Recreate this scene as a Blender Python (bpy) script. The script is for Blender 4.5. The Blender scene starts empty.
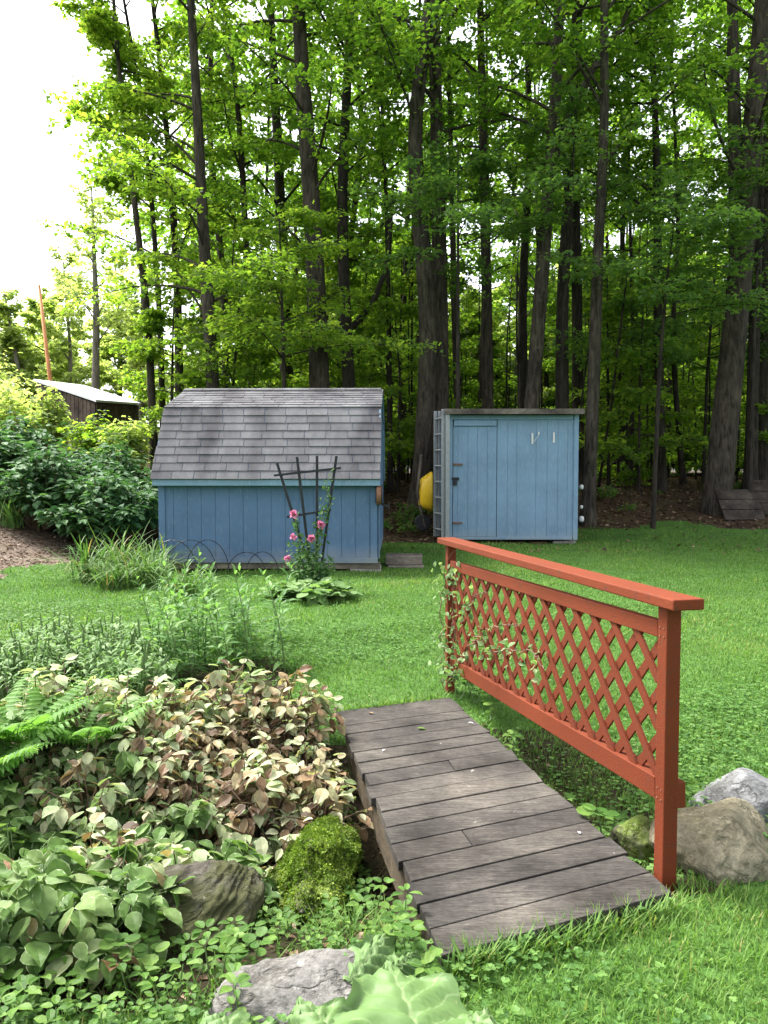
import bpy, bmesh, math, random
import numpy as np
from mathutils import Vector, Matrix, noise as mnoise

rng = np.random.default_rng(11)
random.seed(5)
PI = math.pi
sc = bpy.context.scene
COL = sc.collection
R = math.radians

# ------------------------------------------------------------------ camera model
F = 760.0
CAMZ = 1.40
PITCH = math.atan(37 / F)
ca, sa = math.cos(PITCH), math.sin(PITCH)

def P(px, py, Y):
    """world point seen at a photo pixel when it stands Y metres away"""
    u, v = (px - 384) / F, (512 - py) / F
    dy, dz = ca + v * sa, v * ca - sa
    k = Y / dy
    return np.array([u * k, Y, CAMZ + dz * k])

def sm(a, b, x):
    t = np.clip((np.asarray(x, float) - a) / (b - a), 0, 1)
    return t * t * (3 - 2 * t)

def ground(x, y):
    x = np.asarray(x, float); y = np.asarray(y, float)
    z = -0.012 + 0.013 * np.clip(y - 5, 0, 10)
    z = z + 0.98 * sm(14.3, 20.5, y) + 0.015 * np.clip(y - 20, 0, 40)
    z = z + sm(-3.7, -7.5, x) * sm(7.5, 12, y) * 0.75
    z = z + sm(-6, -13, x) * sm(14, 26, y) * 1.0
    # little gully crossed by the footbridge
    s = (-(x - 0.3) * 0.22 + (y - 3.25) * 0.975)
    fade = (1 - sm(0.75, 1.25, x)) * (1 - 0.55 * sm(-1.2, -3.0, x))
    z = z - 0.36 * np.exp(-(s / 0.62) ** 2) * fade
    # gentle lumps
    z = z + 0.012 * np.sin(x * 2.1 + 1) * np.sin(y * 1.7) * sm(4.5, 6.5, y)
    z = z + 0.05 * np.sin(x * 1.1 + .5) * np.sin(y * .9) * sm(17, 20, y)
    return z

def G(x, y):
    return float(ground(x, y))

def on_ground(px, py):
    """first ground point hit by the sight line through a pixel"""
    for Y in np.linspace(1.4, 60, 3000):
        p = P(px, py, Y)
        if p[2] <= G(p[0], p[1]):
            return p
    return P(px, py, 20)

# ------------------------------------------------------------------ materials
def newmat(name):
    m = bpy.data.materials.new(name); m.use_nodes = True
    nt = m.node_tree; nt.nodes.clear()
    out = nt.nodes.new('ShaderNodeOutputMaterial')
    return m, nt, out

def N(nt, typ, **kw):
    n = nt.nodes.new(typ)
    for k, v in kw.items():
        setattr(n, k, v)
    return n

def ramp(nt, fac, stops):
    r = N(nt, 'ShaderNodeValToRGB')
    el = r.color_ramp.elements
    while len(el) < len(stops): el.new(0.5)
    for e, (p, c) in zip(el, stops):
        e.position = p; e.color = (*c, 1) if len(c) == 3 else c
    nt.links.new(fac, r.inputs[0])
    return r.outputs[0]

def mixc(nt, fac, a, b, mode='MIX'):
    n = N(nt, 'ShaderNodeMix', data_type='RGBA', blend_type=mode)
    for i, v in ((0, fac), (6, a), (7, b)):
        if hasattr(v, 'is_linked') or isinstance(v, bpy.types.NodeSocket): nt.links.new(v, n.inputs[i])
        elif isinstance(v, (int, float)): n.inputs[i].default_value = v
        else: n.inputs[i].default_value = (*v, 1)
    return n.outputs[2]

def noise(nt, scale, detail=4, rough=.55, vec=None, dist=0):
    n = N(nt, 'ShaderNodeTexNoise')
    n.inputs['Scale'].default_value = scale; n.inputs['Detail'].default_value = detail
    n.inputs['Roughness'].default_value = rough; n.inputs['Distortion'].default_value = dist
    if vec is not None: nt.links.new(vec, n.inputs['Vector'])
    return n.outputs['Fac']

def coords(nt, scale=(1, 1, 1), rot=(0, 0, 0), kind='Object'):
    t = N(nt, 'ShaderNodeTexCoord'); mp = N(nt, 'ShaderNodeMapping')
    mp.inputs['Scale'].default_value = scale; mp.inputs['Rotation'].default_value = rot
    nt.links.new(t.outputs[kind], mp.inputs[0])
    return mp.outputs[0]

def attr(nt, name='leaf'):
    a = N(nt, 'ShaderNodeAttribute'); a.attribute_name = name
    s = N(nt, 'ShaderNodeSeparateColor'); nt.links.new(a.outputs['Color'], s.inputs[0])
    return s.outputs   # 0 along leaf, 1 across leaf, 2 random

def bump(nt, h, strength=.4, dist=.01):
    b = N(nt, 'ShaderNodeBump'); b.inputs['Strength'].default_value = strength; b.inputs['Distance'].default_value = dist
    nt.links.new(h, b.inputs['Height'])
    return b.outputs[0]

def principled(nt, out, col, rough=.7, normal=None, spec=.3, metal=0):
    p = N(nt, 'ShaderNodeBsdfPrincipled')
    if isinstance(col, bpy.types.NodeSocket): nt.links.new(col, p.inputs['Base Color'])
    else: p.inputs['Base Color'].default_value = (*col, 1)
    if isinstance(rough, bpy.types.NodeSocket): nt.links.new(rough, p.inputs['Roughness'])
    else: p.inputs['Roughness'].default_value = rough
    p.inputs['Specular IOR Level'].default_value = spec
    p.inputs['Metallic'].default_value = metal
    if normal is not None: nt.links.new(normal, p.inputs['Normal'])
    if out is not None: nt.links.new(p.outputs[0], out.inputs[0])
    return p

def leaf_mat(name, stops, edge=None, edge_at=.6, trans=.45, tboost=(1.35, 1.5, .8), rough=.55, spec=.2, vein=None):
    """leaf: colour picked per leaf from stops, optional pale or brown margin, light passes through"""
    m, nt, out = newmat(name)
    a = attr(nt)
    c = ramp(nt, a[2], stops)
    t = N(nt, 'ShaderNodeTexCoord')
    n2 = noise(nt, 35, 3, .6, t.outputs['Object'])
    v = ramp(nt, n2, [(.3, (.72, .72, .72)), (.7, (1.2, 1.2, 1.2))])
    c = mixc(nt, 1.0, c, v, 'MULTIPLY')
    if edge is not None:
        mm = N(nt, 'ShaderNodeMath', operation='ADD'); nt.links.new(a[1], mm.inputs[0])
        n3 = noise(nt, 60, 2, .5, t.outputs['Object'])
        m2 = N(nt, 'ShaderNodeMath', operation='MULTIPLY_ADD'); nt.links.new(n3, m2.inputs[0]); m2.inputs[1].default_value = .7; m2.inputs[2].default_value = -.35
        nt.links.new(m2.outputs[0], mm.inputs[1])
        f = ramp(nt, mm.outputs[0], [(edge_at - .08, (0, 0, 0)), (edge_at + .08, (1, 1, 1))])
        c = mixc(nt, f, c, edge)
    if vein is not None:
        f = ramp(nt, a[1], [(.0, (1, 1, 1)), (.12, (0, 0, 0))])
        c = mixc(nt, f, c, vein)
    p = principled(nt, None, c, rough, None, spec)
    tr = N(nt, 'ShaderNodeBsdfTranslucent')
    tc = mixc(nt, 1.0, c, tboost, 'MULTIPLY'); nt.links.new(tc, tr.inputs[0])
    mx = N(nt, 'ShaderNodeMixShader'); mx.inputs[0].default_value = trans
    nt.links.new(p.outputs[0], mx.inputs[1]); nt.links.new(tr.outputs[0], mx.inputs[2])
    nt.links.new(mx.outputs[0], out.inputs[0])
    return m

def bark_mat(name, dark, light, vs=.18, lichen=None):
    m, nt, out = newmat(name)
    v = coords(nt, (1, 1, vs))
    n1 = noise(nt, 16, 6, .65, v, .6)
    n2 = noise(nt, 2.2, 3, .6, coords(nt))
    c = ramp(nt, n1, [(.35, dark), (.68, light)])
    c2 = ramp(nt, n2, [(.35, (.75, .75, .75)), (.7, (1.25, 1.22, 1.15))])
    c = mixc(nt, 1.0, c, c2, 'MULTIPLY')
    if lichen:
        n3 = noise(nt, 5, 5, .7, coords(nt))
        f = ramp(nt, n3, [(.58, (0, 0, 0)), (.7, (.6, .6, .6))])
        c = mixc(nt, f, c, lichen)
    principled(nt, out, c, .9, bump(nt, n1, .9, .03), .15)
    return m

def paint_mat(name, base, worn, rough=.55, grain=(6, 6, 1.2), wear=.62, bumps=.25, dirt=None):
    m, nt, out = newmat(name)
    v = coords(nt, grain)
    n1 = noise(nt, 9, 6, .65, v, .3)
    n2 = noise(nt, 1.6, 4, .6, coords(nt))
    n3 = noise(nt, 30, 3, .6, v)
    c = mixc(nt, ramp(nt, n2, [(.3, (0, 0, 0)), (.70, (.85, .85, .85))]), base, tuple(b * .72 for b in base))
    c = mixc(nt, ramp(nt, n1, [(wear, (0, 0, 0)), (wear + .16, (.75, .75, .75))]), c, worn)
    if dirt is not None:
        g = N(nt, 'ShaderNodeTexCoord'); sp = N(nt, 'ShaderNodeSeparateXYZ'); nt.links.new(g.outputs['Object'], sp.inputs[0])
        ad = N(nt, 'ShaderNodeMath', operation='MULTIPLY_ADD'); nt.links.new(n2, ad.inputs[0]); ad.inputs[1].default_value = .5
        nt.links.new(sp.outputs[2], ad.inputs[2])
        f = ramp(nt, ad.outputs[0], [(.34, (.8, .8, .8)), (.66, (0, 0, 0))])
        c = mixc(nt, f, c, dirt)
    principled(nt, out, c, rough, bump(nt, n3, bumps, .004), .15)
    return m

def simple_mat(name, col, rough=.6, metal=0, var=.25, scale=8, spec=.4, bumps=.1):
    m, nt, out = newmat(name)
    n1 = noise(nt, scale, 5, .6, coords(nt))
    c = mixc(nt, ramp(nt, n1, [(.3, (0, 0, 0)), (.7, (1, 1, 1))]), tuple(x * (1 - var) for x in col), tuple(min(1, x * (1 + var)) for x in col))
    principled(nt, out, c, rough, bump(nt, n1, bumps, .01), spec, metal)
    return m

M = {}
M['leaf_maple'] = leaf_mat('maple leaves', [(0, (.042, .095, .018)), (.45, (.068, .142, .026)), (.8, (.10, .180, .034)), (1, (.15, .22, .05))], trans=.62, tboost=(2.8, 2.7, .9))
M['leaf_edge'] = leaf_mat('wood leaves tinted sunlit', [(0, (.065, .135, .024)), (.5, (.105, .185, .034)), (1, (.17, .24, .05))], trans=.64, tboost=(2.6, 2.5, .9))  # maple green brightened in the colour itself to look sunlit
M['leaf_pale'] = leaf_mat('leaves tinted glare pale', [(0, (.19, .27, .11)), (.5, (.26, .33, .15)), (1, (.34, .39, .20))], trans=.68, tboost=(2.0, 2.0, .9))  # colour bleached to stand in for glare and strong light on foliage
M['leaf_under'] = leaf_mat('understory leaves', [(0, (.045, .10, .026)), (.5, (.075, .15, .038)), (1, (.115, .19, .055))], trans=.58, tboost=(2.4, 2.4, 1.0))
M['leaf_shrub'] = leaf_mat('dark shrub leaves', [(0, (.036, .09, .034)), (.5, (.062, .14, .052)), (1, (.11, .20, .075))], trans=.3, rough=.6, spec=.18, tboost=(1.3, 1.5, .8))
M['leaf_lily'] = leaf_mat('strap leaves', [(0, (.06, .13, .035)), (.6, (.10, .19, .05)), (.94, (.15, .23, .065)), (1, (.28, .21, .09))], trans=.3)
M['leaf_phlox'] = leaf_mat('lance leaves', [(0, (.07, .16, .045)), (.5, (.115, .235, .065)), (1, (.18, .30, .09))], trans=.42, vein=(.16, .26, .1))
M['leaf_grey'] = leaf_mat('grey green leaves', [(0, (.10, .19, .06)), (.6, (.16, .265, .09)), (1, (.22, .32, .14))], trans=.35)
M['leaf_var_green'] = leaf_mat('variegated leaves', [(0, (.065, .13, .032)), (.5, (.115, .195, .052)), (.8, (.18, .255, .085)), (.9, (.29, .33, .17)), (.95, (.34, .30, .15)), (1, (.20, .11, .06))], edge=(.36, .42, .25), edge_at=1.02, trans=.35)
M['leaf_var_pale'] = leaf_mat('fading variegated leaves', [(0, (.11, .18, .06)), (.2, (.20, .28, .11)), (.45, (.34, .40, .22)), (.62, (.42, .42, .26)), (.72, (.29, .215, .12)), (.82, (.175, .115, .062)), (1, (.09, .06, .038))], edge=(.42, .44, .29), edge_at=1.0, trans=.3)
M['leaf_var_brown'] = leaf_mat('withering variegated leaves', [(0, (.14, .20, .08)), (.18, (.26, .31, .15)), (.34, (.38, .40, .25)), (.46, (.38, .32, .19)), (.58, (.27, .185, .10)), (.74, (.165, .10, .055)), (1, (.085, .055, .035))], edge=(.40, .40, .27), edge_at=1.02, trans=.28)
M['leaf_fern'] = leaf_mat('fern leaves', [(0, (.09, .20, .045)), (.6, (.135, .27, .055)), (1, (.20, .33, .08))], trans=.45)
M['leaf_ground'] = leaf_mat('low woodland leaves', [(0, (.045, .11, .018)), (.55, (.085, .175, .03)), (1, (.145, .245, .05))], trans=.4, vein=(.13, .22, .05))
M['leaf_big'] = leaf_mat('broad leaf', [(0, (.16, .29, .10)), (1, (.20, .34, .12))], trans=.3, rough=.5, spec=.35, tboost=(1.2, 1.3, .8))
M['leaf_rose'] = leaf_mat('rose leaves', [(0, (.035, .09, .03)), (.6, (.065, .14, .045)), (1, (.12, .20, .06))], trans=.35)
M['leaf_vine'] = leaf_mat('vine leaves', [(0, (.08, .17, .05)), (.6, (.14, .24, .08)), (1, (.26, .33, .16))], trans=.4, edge=(.40, .45, .28), edge_at=.85)
M['petal_pink'] = leaf_mat('pink petals', [(0, (.62, .16, .32)), (1, (.80, .36, .52))], trans=.3, tboost=(1, 1, 1))
M['petal_white'] = leaf_mat('white petals', [(0, (.75, .76, .74)), (1, (.82, .82, .82))], trans=.3, tboost=(1, 1, 1))
M['grass'] = leaf_mat('grass blades', [(0, (.066, .145, .028)), (.5, (.106, .210, .040)), (.9, (.172, .28, .06)), (1, (.28, .27, .10))], trans=.4, tboost=(1.3, 1.4, .8))
M['clover'] = leaf_mat('clover leaves', [(0, (.055, .13, .030)), (.6, (.09, .19, .042)), (1, (.15, .26, .065))], trans=.35)
M['litter'] = leaf_mat('dead leaves', [(0, (.045, .028, .016)), (.5, (.10, .06, .034)), (.85, (.17, .11, .065)), (1, (.28, .20, .13))], trans=.15, tboost=(1, .9, .8))
M['moss'] = leaf_mat('moss', [(0, (.07, .13, .015)), (.6, (.145, .22, .03)), (1, (.24, .31, .05))], trans=.3)
M['stem'] = simple_mat('green stems', (.10, .16, .05), .6)
M['stem_brown'] = simple_mat('brown stems', (.13, .08, .05), .8)
M['bark'] = bark_mat('maple bark', (.017, .0145, .012), (.085, .070, .056))
M['bark_grey'] = bark_mat('grey bark', (.018, .015, .012), (.085, .072, .057), lichen=(.09, .095, .06))
M['bark_pale'] = bark_mat('grey bark tinted sunlit', (.11, .10, .085), (.24, .22, .19))  # bark colour lightened to imitate sunlit bloom on the far trunks
M['bark_dark'] = bark_mat('dark bark', (.013, .011, .0095), (.056, .047, .038))
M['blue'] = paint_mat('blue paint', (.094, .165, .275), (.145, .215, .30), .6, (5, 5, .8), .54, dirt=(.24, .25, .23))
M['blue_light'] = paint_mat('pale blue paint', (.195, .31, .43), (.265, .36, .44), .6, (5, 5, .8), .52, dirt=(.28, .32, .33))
M['red'] = paint_mat('red brown stain', (.155, .033, .0125), (.085, .034, .022), .65, (4, 4, 4), .55, .5)
M['red_lattice'] = paint_mat('red brown lattice stain', (.145, .032, .0135), (.08, .032, .021), .65, (4, 4, 4), .54, .5)
M['metal'] = simple_mat('aluminium', (.27, .285, .29), .5, .3, .12, 20)
M['iron'] = simple_mat('dark iron', (.018, .02, .024), .5, .3, .3, 30)
M['rust'] = simple_mat('rust', (.20, .10, .06), .8, .2, .4, 30)
M['rust_pole'] = simple_mat('orange pole', (.62, .26, .11), .8, 0, .2, 2)
M['yellow'] = simple_mat('yellow plastic tub', (.72, .46, .02), .4, 0, .1, 5)
M['rubber'] = simple_mat('rubber', (.02, .02, .022), .7)
M['concrete'] = simple_mat('concrete', (.30, .28, .25), .9, 0, .3, 18, .2, .4)
M['white'] = simple_mat('white plastic', (.58, .58, .56), .5, 0, .08, 8)
M['roof_metal'] = simple_mat('pale metal roofing', (.62, .63, .64), .4, .2, .12, 1.2)
M['grey_felt'] = simple_mat('grey roof edge', (.14, .145, .15), .8, 0, .3, 12)

def wood_mat(name, lo, hi, grain=(1, 14, 14), rot=0, green=None):
    m, nt, out = newmat(name)
    v = coords(nt, grain, (0, 0, rot))
    n1 = noise(nt, 9, 8, .74, v, .6)
    n2 = noise(nt, 1.7, 5, .65, coords(nt))
    n4 = noise(nt, 14, 4, .6, coords(nt))
    a = attr(nt)
    c = ramp(nt, n1, [(.30, lo), (.62, hi), (.85, tuple(h * 1.5 for h in hi))])
    c = mixc(nt, 1.0, c, ramp(nt, a[2], [(0, (.80, .79, .79)), (.5, (1, 1, 1)), (1, (1.18, 1.16, 1.13))]), 'MULTIPLY')
    c = mixc(nt, 1.0, c, ramp(nt, n2, [(.34, (.42, .41, .41)), (.5, (1, 1, 1)), (.68, (1.75, 1.7, 1.6))]), 'MULTIPLY')
    # worn pale patches and lichen flecks
    mm = N(nt, 'ShaderNodeMath', operation='MULTIPLY'); nt.links.new(n1, mm.inputs[0]); nt.links.new(n2, mm.inputs[1])
    f = ramp(nt, mm.outputs[0], [(.30, (0, 0, 0)), (.46, (.42, .42, .42))])
    c = mixc(nt, f, c, (.20, .195, .18))
    n6 = noise(nt, 40, 5, .78, v)
    c = mixc(nt, 1.0, c, ramp(nt, n6, [(.32, (.42, .42, .43)), (.5, (1, 1, 1)), (.68, (1.65, 1.65, 1.6))]), 'MULTIPLY')
    f2 = ramp(nt, n4, [(.70, (0, 0, 0)), (.74, (.7, .7, .7))])
    c = mixc(nt, f2, c, (.36, .36, .32))
    n7 = noise(nt, 26, 3, .6, coords(nt, tuple(g * (.55 if g < 5 else 1.25) for g in grain), (0, 0, rot)), .8)
    c = mixc(nt, ramp(nt, n7, [(.61, (0, 0, 0)), (.66, (.85, .85, .85))]), c, tuple(k * .45 for k in lo))
    if green:
        f = ramp(nt, noise(nt, 2.5, 4, .7, coords(nt)), [(.55, (0, 0, 0)), (.8, (.45, .45, .45))])
        c = mixc(nt, f, c, green)
    principled(nt, out, c, .85, bump(nt, n6, .8, .004), .1)
    return m
M['shed_board'] = None

def rock_mat(name, lo, hi, moss=None, strata=False, mosslevel=.55):
    m, nt, out = newmat(name)
    v = coords(nt, (1.5, 1.5, 9) if strata else (1, 1, 1), (R(28), R(24), 0) if strata else (0, 0, 0))
    n1 = noise(nt, 4 if strata else 7, 8, .68, v, .5)
    n2 = noise(nt, 60, 4, .7, coords(nt))
    n5 = noise(nt, 2.3, 4, .6, coords(nt))
    c = ramp(nt, n1, [(.3, lo), (.7, hi)])
    c = mixc(nt, 1.0, c, ramp(nt, n2, [(.3, (.68, .68, .68)), (.7, (1.35, 1.35, 1.35))]), 'MULTIPLY')
    c = mixc(nt, 1.0, c, ramp(nt, n5, [(.35, (.7, .68, .64)), (.65, (1.15, 1.15, 1.15))]), 'MULTIPLY')
    if moss:
        f = ramp(nt, noise(nt, 3.2, 6, .7, coords(nt)), [(mosslevel, (0, 0, 0)), (mosslevel + .14, (.85, .85, .85))])
        c = mixc(nt, f, c, moss)
    wv = N(nt, 'ShaderNodeTexVoronoi', feature='DISTANCE_TO_EDGE'); wv.inputs['Scale'].default_value = 4.2
    wn = N(nt, 'ShaderNodeTexNoise'); wn.inputs['Scale'].default_value = 6; wn.inputs['Detail'].default_value = 6
    tcx = N(nt, 'ShaderNodeTexCoord'); wm = N(nt, 'ShaderNodeMix', data_type='VECTOR'); wm.inputs[0].default_value = .22
    nt.links.new(tcx.outputs['Object'], wm.inputs[4]); nt.links.new(wn.outputs['Color'], wm.inputs[5]); nt.links.new(wm.outputs[1], wv.inputs['Vector'])
    crack = ramp(nt, wv.outputs['Distance'], [(0, (.0, .0, .0)), (.06, (1, 1, 1))])
    c = mixc(nt, 1.0, c, ramp(nt, wv.outputs['Distance'], [(0, (.74, .73, .71)), (.05, (1, 1, 1))]), 'MULTIPLY')
    n8 = noise(nt, 19, 4, .7, coords(nt))
    c = mixc(nt, ramp(nt, n8, [(.62, (0, 0, 0)), (.67, (.55, .55, .55))]), c, tuple(min(.5, k * 1.35) for k in hi))
    ad = N(nt, 'ShaderNodeMath', operation='MULTIPLY_ADD'); nt.links.new(n2, ad.inputs[0]); ad.inputs[1].default_value = .35; nt.links.new(n1, ad.inputs[2])
    a2 = N(nt, 'ShaderNodeMath', operation='MULTIPLY_ADD'); nt.links.new(crack, a2.inputs[0]); a2.inputs[1].default_value = .28; nt.links.new(ad.outputs[0], a2.inputs[2])
    principled(nt, out, c, .95, bump(nt, a2.outputs[0], .9, .02), .12)
    return m

def soil_mat(name, a, b, c3, scale=3):
    m, nt, out = newmat(name)
    n1 = noise(nt, scale, 8, .7, coords(nt))
    n2 = noise(nt, 45, 4, .7, coords(nt))
    c = ramp(nt, n1, [(.3, a), (.5, b), (.72, c3)])
    c = mixc(nt, 1.0, c, ramp(nt, n2, [(.3, (.55, .55, .55)), (.7, (1.4, 1.4, 1.4))]), 'MULTIPLY')
    principled(nt, out, c, .95, bump(nt, n2, .8, .02), .1)
    return m
M['lawn'] = soil_mat('lawn ground', (.032, .070, .016), (.054, .118, .024), (.078, .15, .034), 1.3)
M['forest'] = soil_mat('forest floor', (.030, .020, .013), (.055, .036, .022), (.05, .055, .02), 1.2)
M['bed'] = soil_mat('bed soil', (.020, .016, .011), (.035, .028, .016), (.035, .05, .015), 4)
M['path'] = soil_mat('bare dirt', (.085, .062, .045), (.145, .11, .085), (.20, .165, .13), 5)

# ------------------------------------------------------------------ object helpers
def tag(o, label=None, cat=None, group=None, kind=None):
    if label: o['label'] = label
    if cat: o['category'] = cat
    if group: o['group'] = group
    if kind: o['kind'] = kind
    return o

def empty(name, loc, label=None, cat=None, group=None, rz=0):
    o = bpy.data.objects.new(name, None); COL.objects.link(o)
    o.empty_display_size = .1
    o.location = [float(c) for c in loc]; o.rotation_euler = (0, 0, rz)
    return tag(o, label, cat, group)

class MB:
    """collects numpy geometry and links it as ONE mesh object"""
    def __init__(s):
        s.v = []; s.q = []; s.t = []; s.a = []; s.n = 0
    def add(s, v, quads=None, tris=None, a=None):
        v = np.asarray(v, float).reshape(-1, 3)
        s.v.append(v)
        if quads is not None and len(quads): s.q.append(np.asarray(quads, int).reshape(-1, 4) + s.n)
        if tris is not None and len(tris): s.t.append(np.asarray(tris, int).reshape(-1, 3) + s.n)
        if a is None: a = np.tile([.5, .5, .5], (len(v), 1))
        s.a.append(np.asarray(a, float).reshape(-1, 3))
        s.n += len(v)
        return s
    def box(s, c, size, rot=None, rnd=.5):
        sx, sy, sz = [d / 2 for d in size]
        v = np.array([[x, y, z] for x in (-sx, sx) for y in (-sy, sy) for z in (-sz, sz)])
        if rot is not None: v = v @ np.array(rot).T
        v = v + np.asarray(c, float)
        return s.add(v, [(0, 1, 3, 2), (4, 6, 7, 5), (0, 4, 5, 1), (2, 3, 7, 6), (0, 2, 6, 4), (1, 5, 7, 3)], a=np.tile([.5, .5, rnd], (8, 1)))
    def hexa(s, b, t, rnd=.5):
        """box from four bottom and four top corners"""
        v = np.array(list(b) + list(t), float)
        return s.add(v, [(3, 2, 1, 0), (4, 5, 6, 7), (0, 1, 5, 4), (1, 2, 6, 5), (2, 3, 7, 6), (3, 0, 4, 7)], a=np.tile([.5, .5, rnd], (8, 1)))
    def beam(s, p, q, w, h, up=(0, 0, 1), rnd=.5):
        """rectangular bar from p to q, w across, h along up"""
        p = np.asarray(p, float); q = np.asarray(q, float)
        d = (q - p) / np.linalg.norm(q - p); u = np.asarray(up, float)
        sd = np.cross(d, u); sd /= np.linalg.norm(sd); u = np.cross(sd, d)
        o = [-sd * w / 2 - u * h / 2, sd * w / 2 - u * h / 2, sd * w / 2 + u * h / 2, -sd * w / 2 + u * h / 2]
        return s.hexa([p + k for k in o], [q + k for k in o], rnd)
    def tube(s, pts, rad, n=6, rough=0, cap=True, seed=0):
        pts = np.asarray(pts, float); m = len(pts)
        rad = np.broadcast_to(np.asarray(rad, float), (m,))
        tan = np.gradient(pts, axis=0); tan /= np.linalg.norm(tan, axis=1)[:, None] + 1e-9
        ref = np.array([0, 0, 1.]) if abs(tan[0][2]) < .9 else np.array([1., 0, 0])
        a = np.cross(tan, ref); a /= np.linalg.norm(a, axis=1)[:, None] + 1e-9
        b = np.cross(tan, a)
        th = np.linspace(0, 2 * PI, n, endpoint=False)
        rr = rad[:, None] * np.ones((m, n))
        if rough:
            ph = np.random.default_rng(seed)
            k1 = ph.uniform(0, 6, 6)
            zz = np.arange(m)[:, None]
            rr = rr * (1 + rough * (np.sin(3 * th + k1[0] + zz * .3) * .5 + np.sin(5 * th + k1[1] - zz * .21) * .4 + np.sin(zz * .9 + k1[2]) * .3))
        v = pts[:, None, :] + rr[:, :, None] * (np.cos(th)[None, :, None] * a[:, None, :] + np.sin(th)[None, :, None] * b[:, None, :])
        i = np.arange(m - 1)[:, None] * n; j = np.arange(n)[None, :]; j2 = (j + 1) % n
        q = np.stack([i + j, i + j2, i + n + j2, i + n + j], -1).reshape(-1, 4)
        v = v.reshape(-1, 3)
        tr = None
        if cap:
            v = np.vstack([v, pts[:1], pts[-1:]])
            k = np.arange(n); k2 = (k + 1) % n; e = (m - 1) * n
            tr = np.vstack([np.stack([k2, k, np.full(n, m * n)], 1), np.stack([e + k, e + k2, np.full(n, m * n + 1)], 1)])
        return s.add(v, q, tr)
    def leaves(s, pos, T, Nn, size, tpl, rnd=None, aspect=1.0):
        pos = np.asarray(pos, float).reshape(-1, 3); k = len(pos)
        if k == 0: return s
        T = np.broadcast_to(np.asarray(T, float), (k, 3)); Nn = np.broadcast_to(np.asarray(Nn, float), (k, 3))
        T = T / (np.linalg.norm(T, axis=1)[:, None] + 1e-9)
        B = np.cross(Nn, T); B /= np.linalg.norm(B, axis=1)[:, None] + 1e-9
        Nn = np.cross(T, B)
        size = np.broadcast_to(np.asarray(size, float), (k,))
        aspect = np.broadcast_to(np.asarray(aspect, float), (k,))
        tv, tq, tt, across = tpl
        v = pos[:, None, :] + size[:, None, None] * (tv[None, :, 0, None] * T[:, None, :] + (tv[None, :, 1, None] * aspect[:, None, None]) * B[:, None, :] + tv[None, :, 2, None] * Nn[:, None, :])
        if rnd is None: rnd = rng.random(k)
        nv = len(tv)
        a = np.empty((k, nv, 3)); a[:, :, 0] = tv[:, 0]; a[:, :, 1] = across; a[:, :, 2] = np.asarray(rnd)[:, None]
        off = (np.arange(k) * nv)[:, None, None]
        return s.add(v.reshape(-1, 3), (tq[None] + off).reshape(-1, 4) if len(tq) else None, (tt[None] + off).reshape(-1, 3) if len(tt) else None, a.reshape(-1, 3))
    def build(s, name, mat, parent=None, smooth=False, bevel=0):
        me = bpy.data.meshes.new(name)
        v = np.concatenate(s.v) if s.v else np.zeros((0, 3))
        a = np.concatenate(s.a) if s.a else np.zeros((0, 3))
        q = np.concatenate(s.q) if s.q else np.zeros((0, 4), int); t = np.concatenate(s.t) if s.t else np.zeros((0, 3), int)
        me.vertices.add(len(v)); me.vertices.foreach_set('co', v.astype(np.float32).ravel())
        nl = q.size + t.size
        me.loops.add(nl); me.loops.foreach_set('vertex_index', np.concatenate([q.ravel(), t.ravel()]).astype(np.int32))
        me.polygons.add(len(q) + len(t))
        st = np.concatenate([np.arange(len(q)) * 4, q.size + np.arange(len(t)) * 3]).astype(np.int32)
        me.polygons.foreach_set('loop_start', st)
        me.polygons.foreach_set('use_smooth', np.full(len(q) + len(t), smooth))
        at = me.attributes.new('leaf', 'FLOAT_COLOR', 'POINT')
        at.data.foreach_set('color', np.hstack([a, np.ones((len(a), 1))]).astype(np.float32).ravel())
        me.update(calc_edges=True); me.validate()
        me.materials.append(mat)
        o = bpy.data.objects.new(name, me); COL.objects.link(o)
        if parent is not None: o.parent = parent
        if bevel:
            b = o.modifiers.new('bevel', 'BEVEL'); b.width = bevel; b.segments = 2; b.limit_method = 'ANGLE'
        return o

def dup(root, loc, rz=None, scale=None, label=None, group=None, tilt=None):
    r = root.copy(); COL.objects.link(r)
    r.location = [float(c) for c in loc]
    if rz is not None: r.rotation_euler = (tilt[0] if tilt else 0, tilt[1] if tilt else 0, rz)
    if scale is not None: r.scale = (scale,) * 3 if isinstance(scale, (int, float)) else scale
    if label: r['label'] = label
    if group: r['group'] = group
    for ch in list(root.children):
        c = ch.copy(); COL.objects.link(c); c.parent = r
        for g in ch.children:
            d = g.copy(); COL.objects.link(d); d.parent = c
    return r

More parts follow.
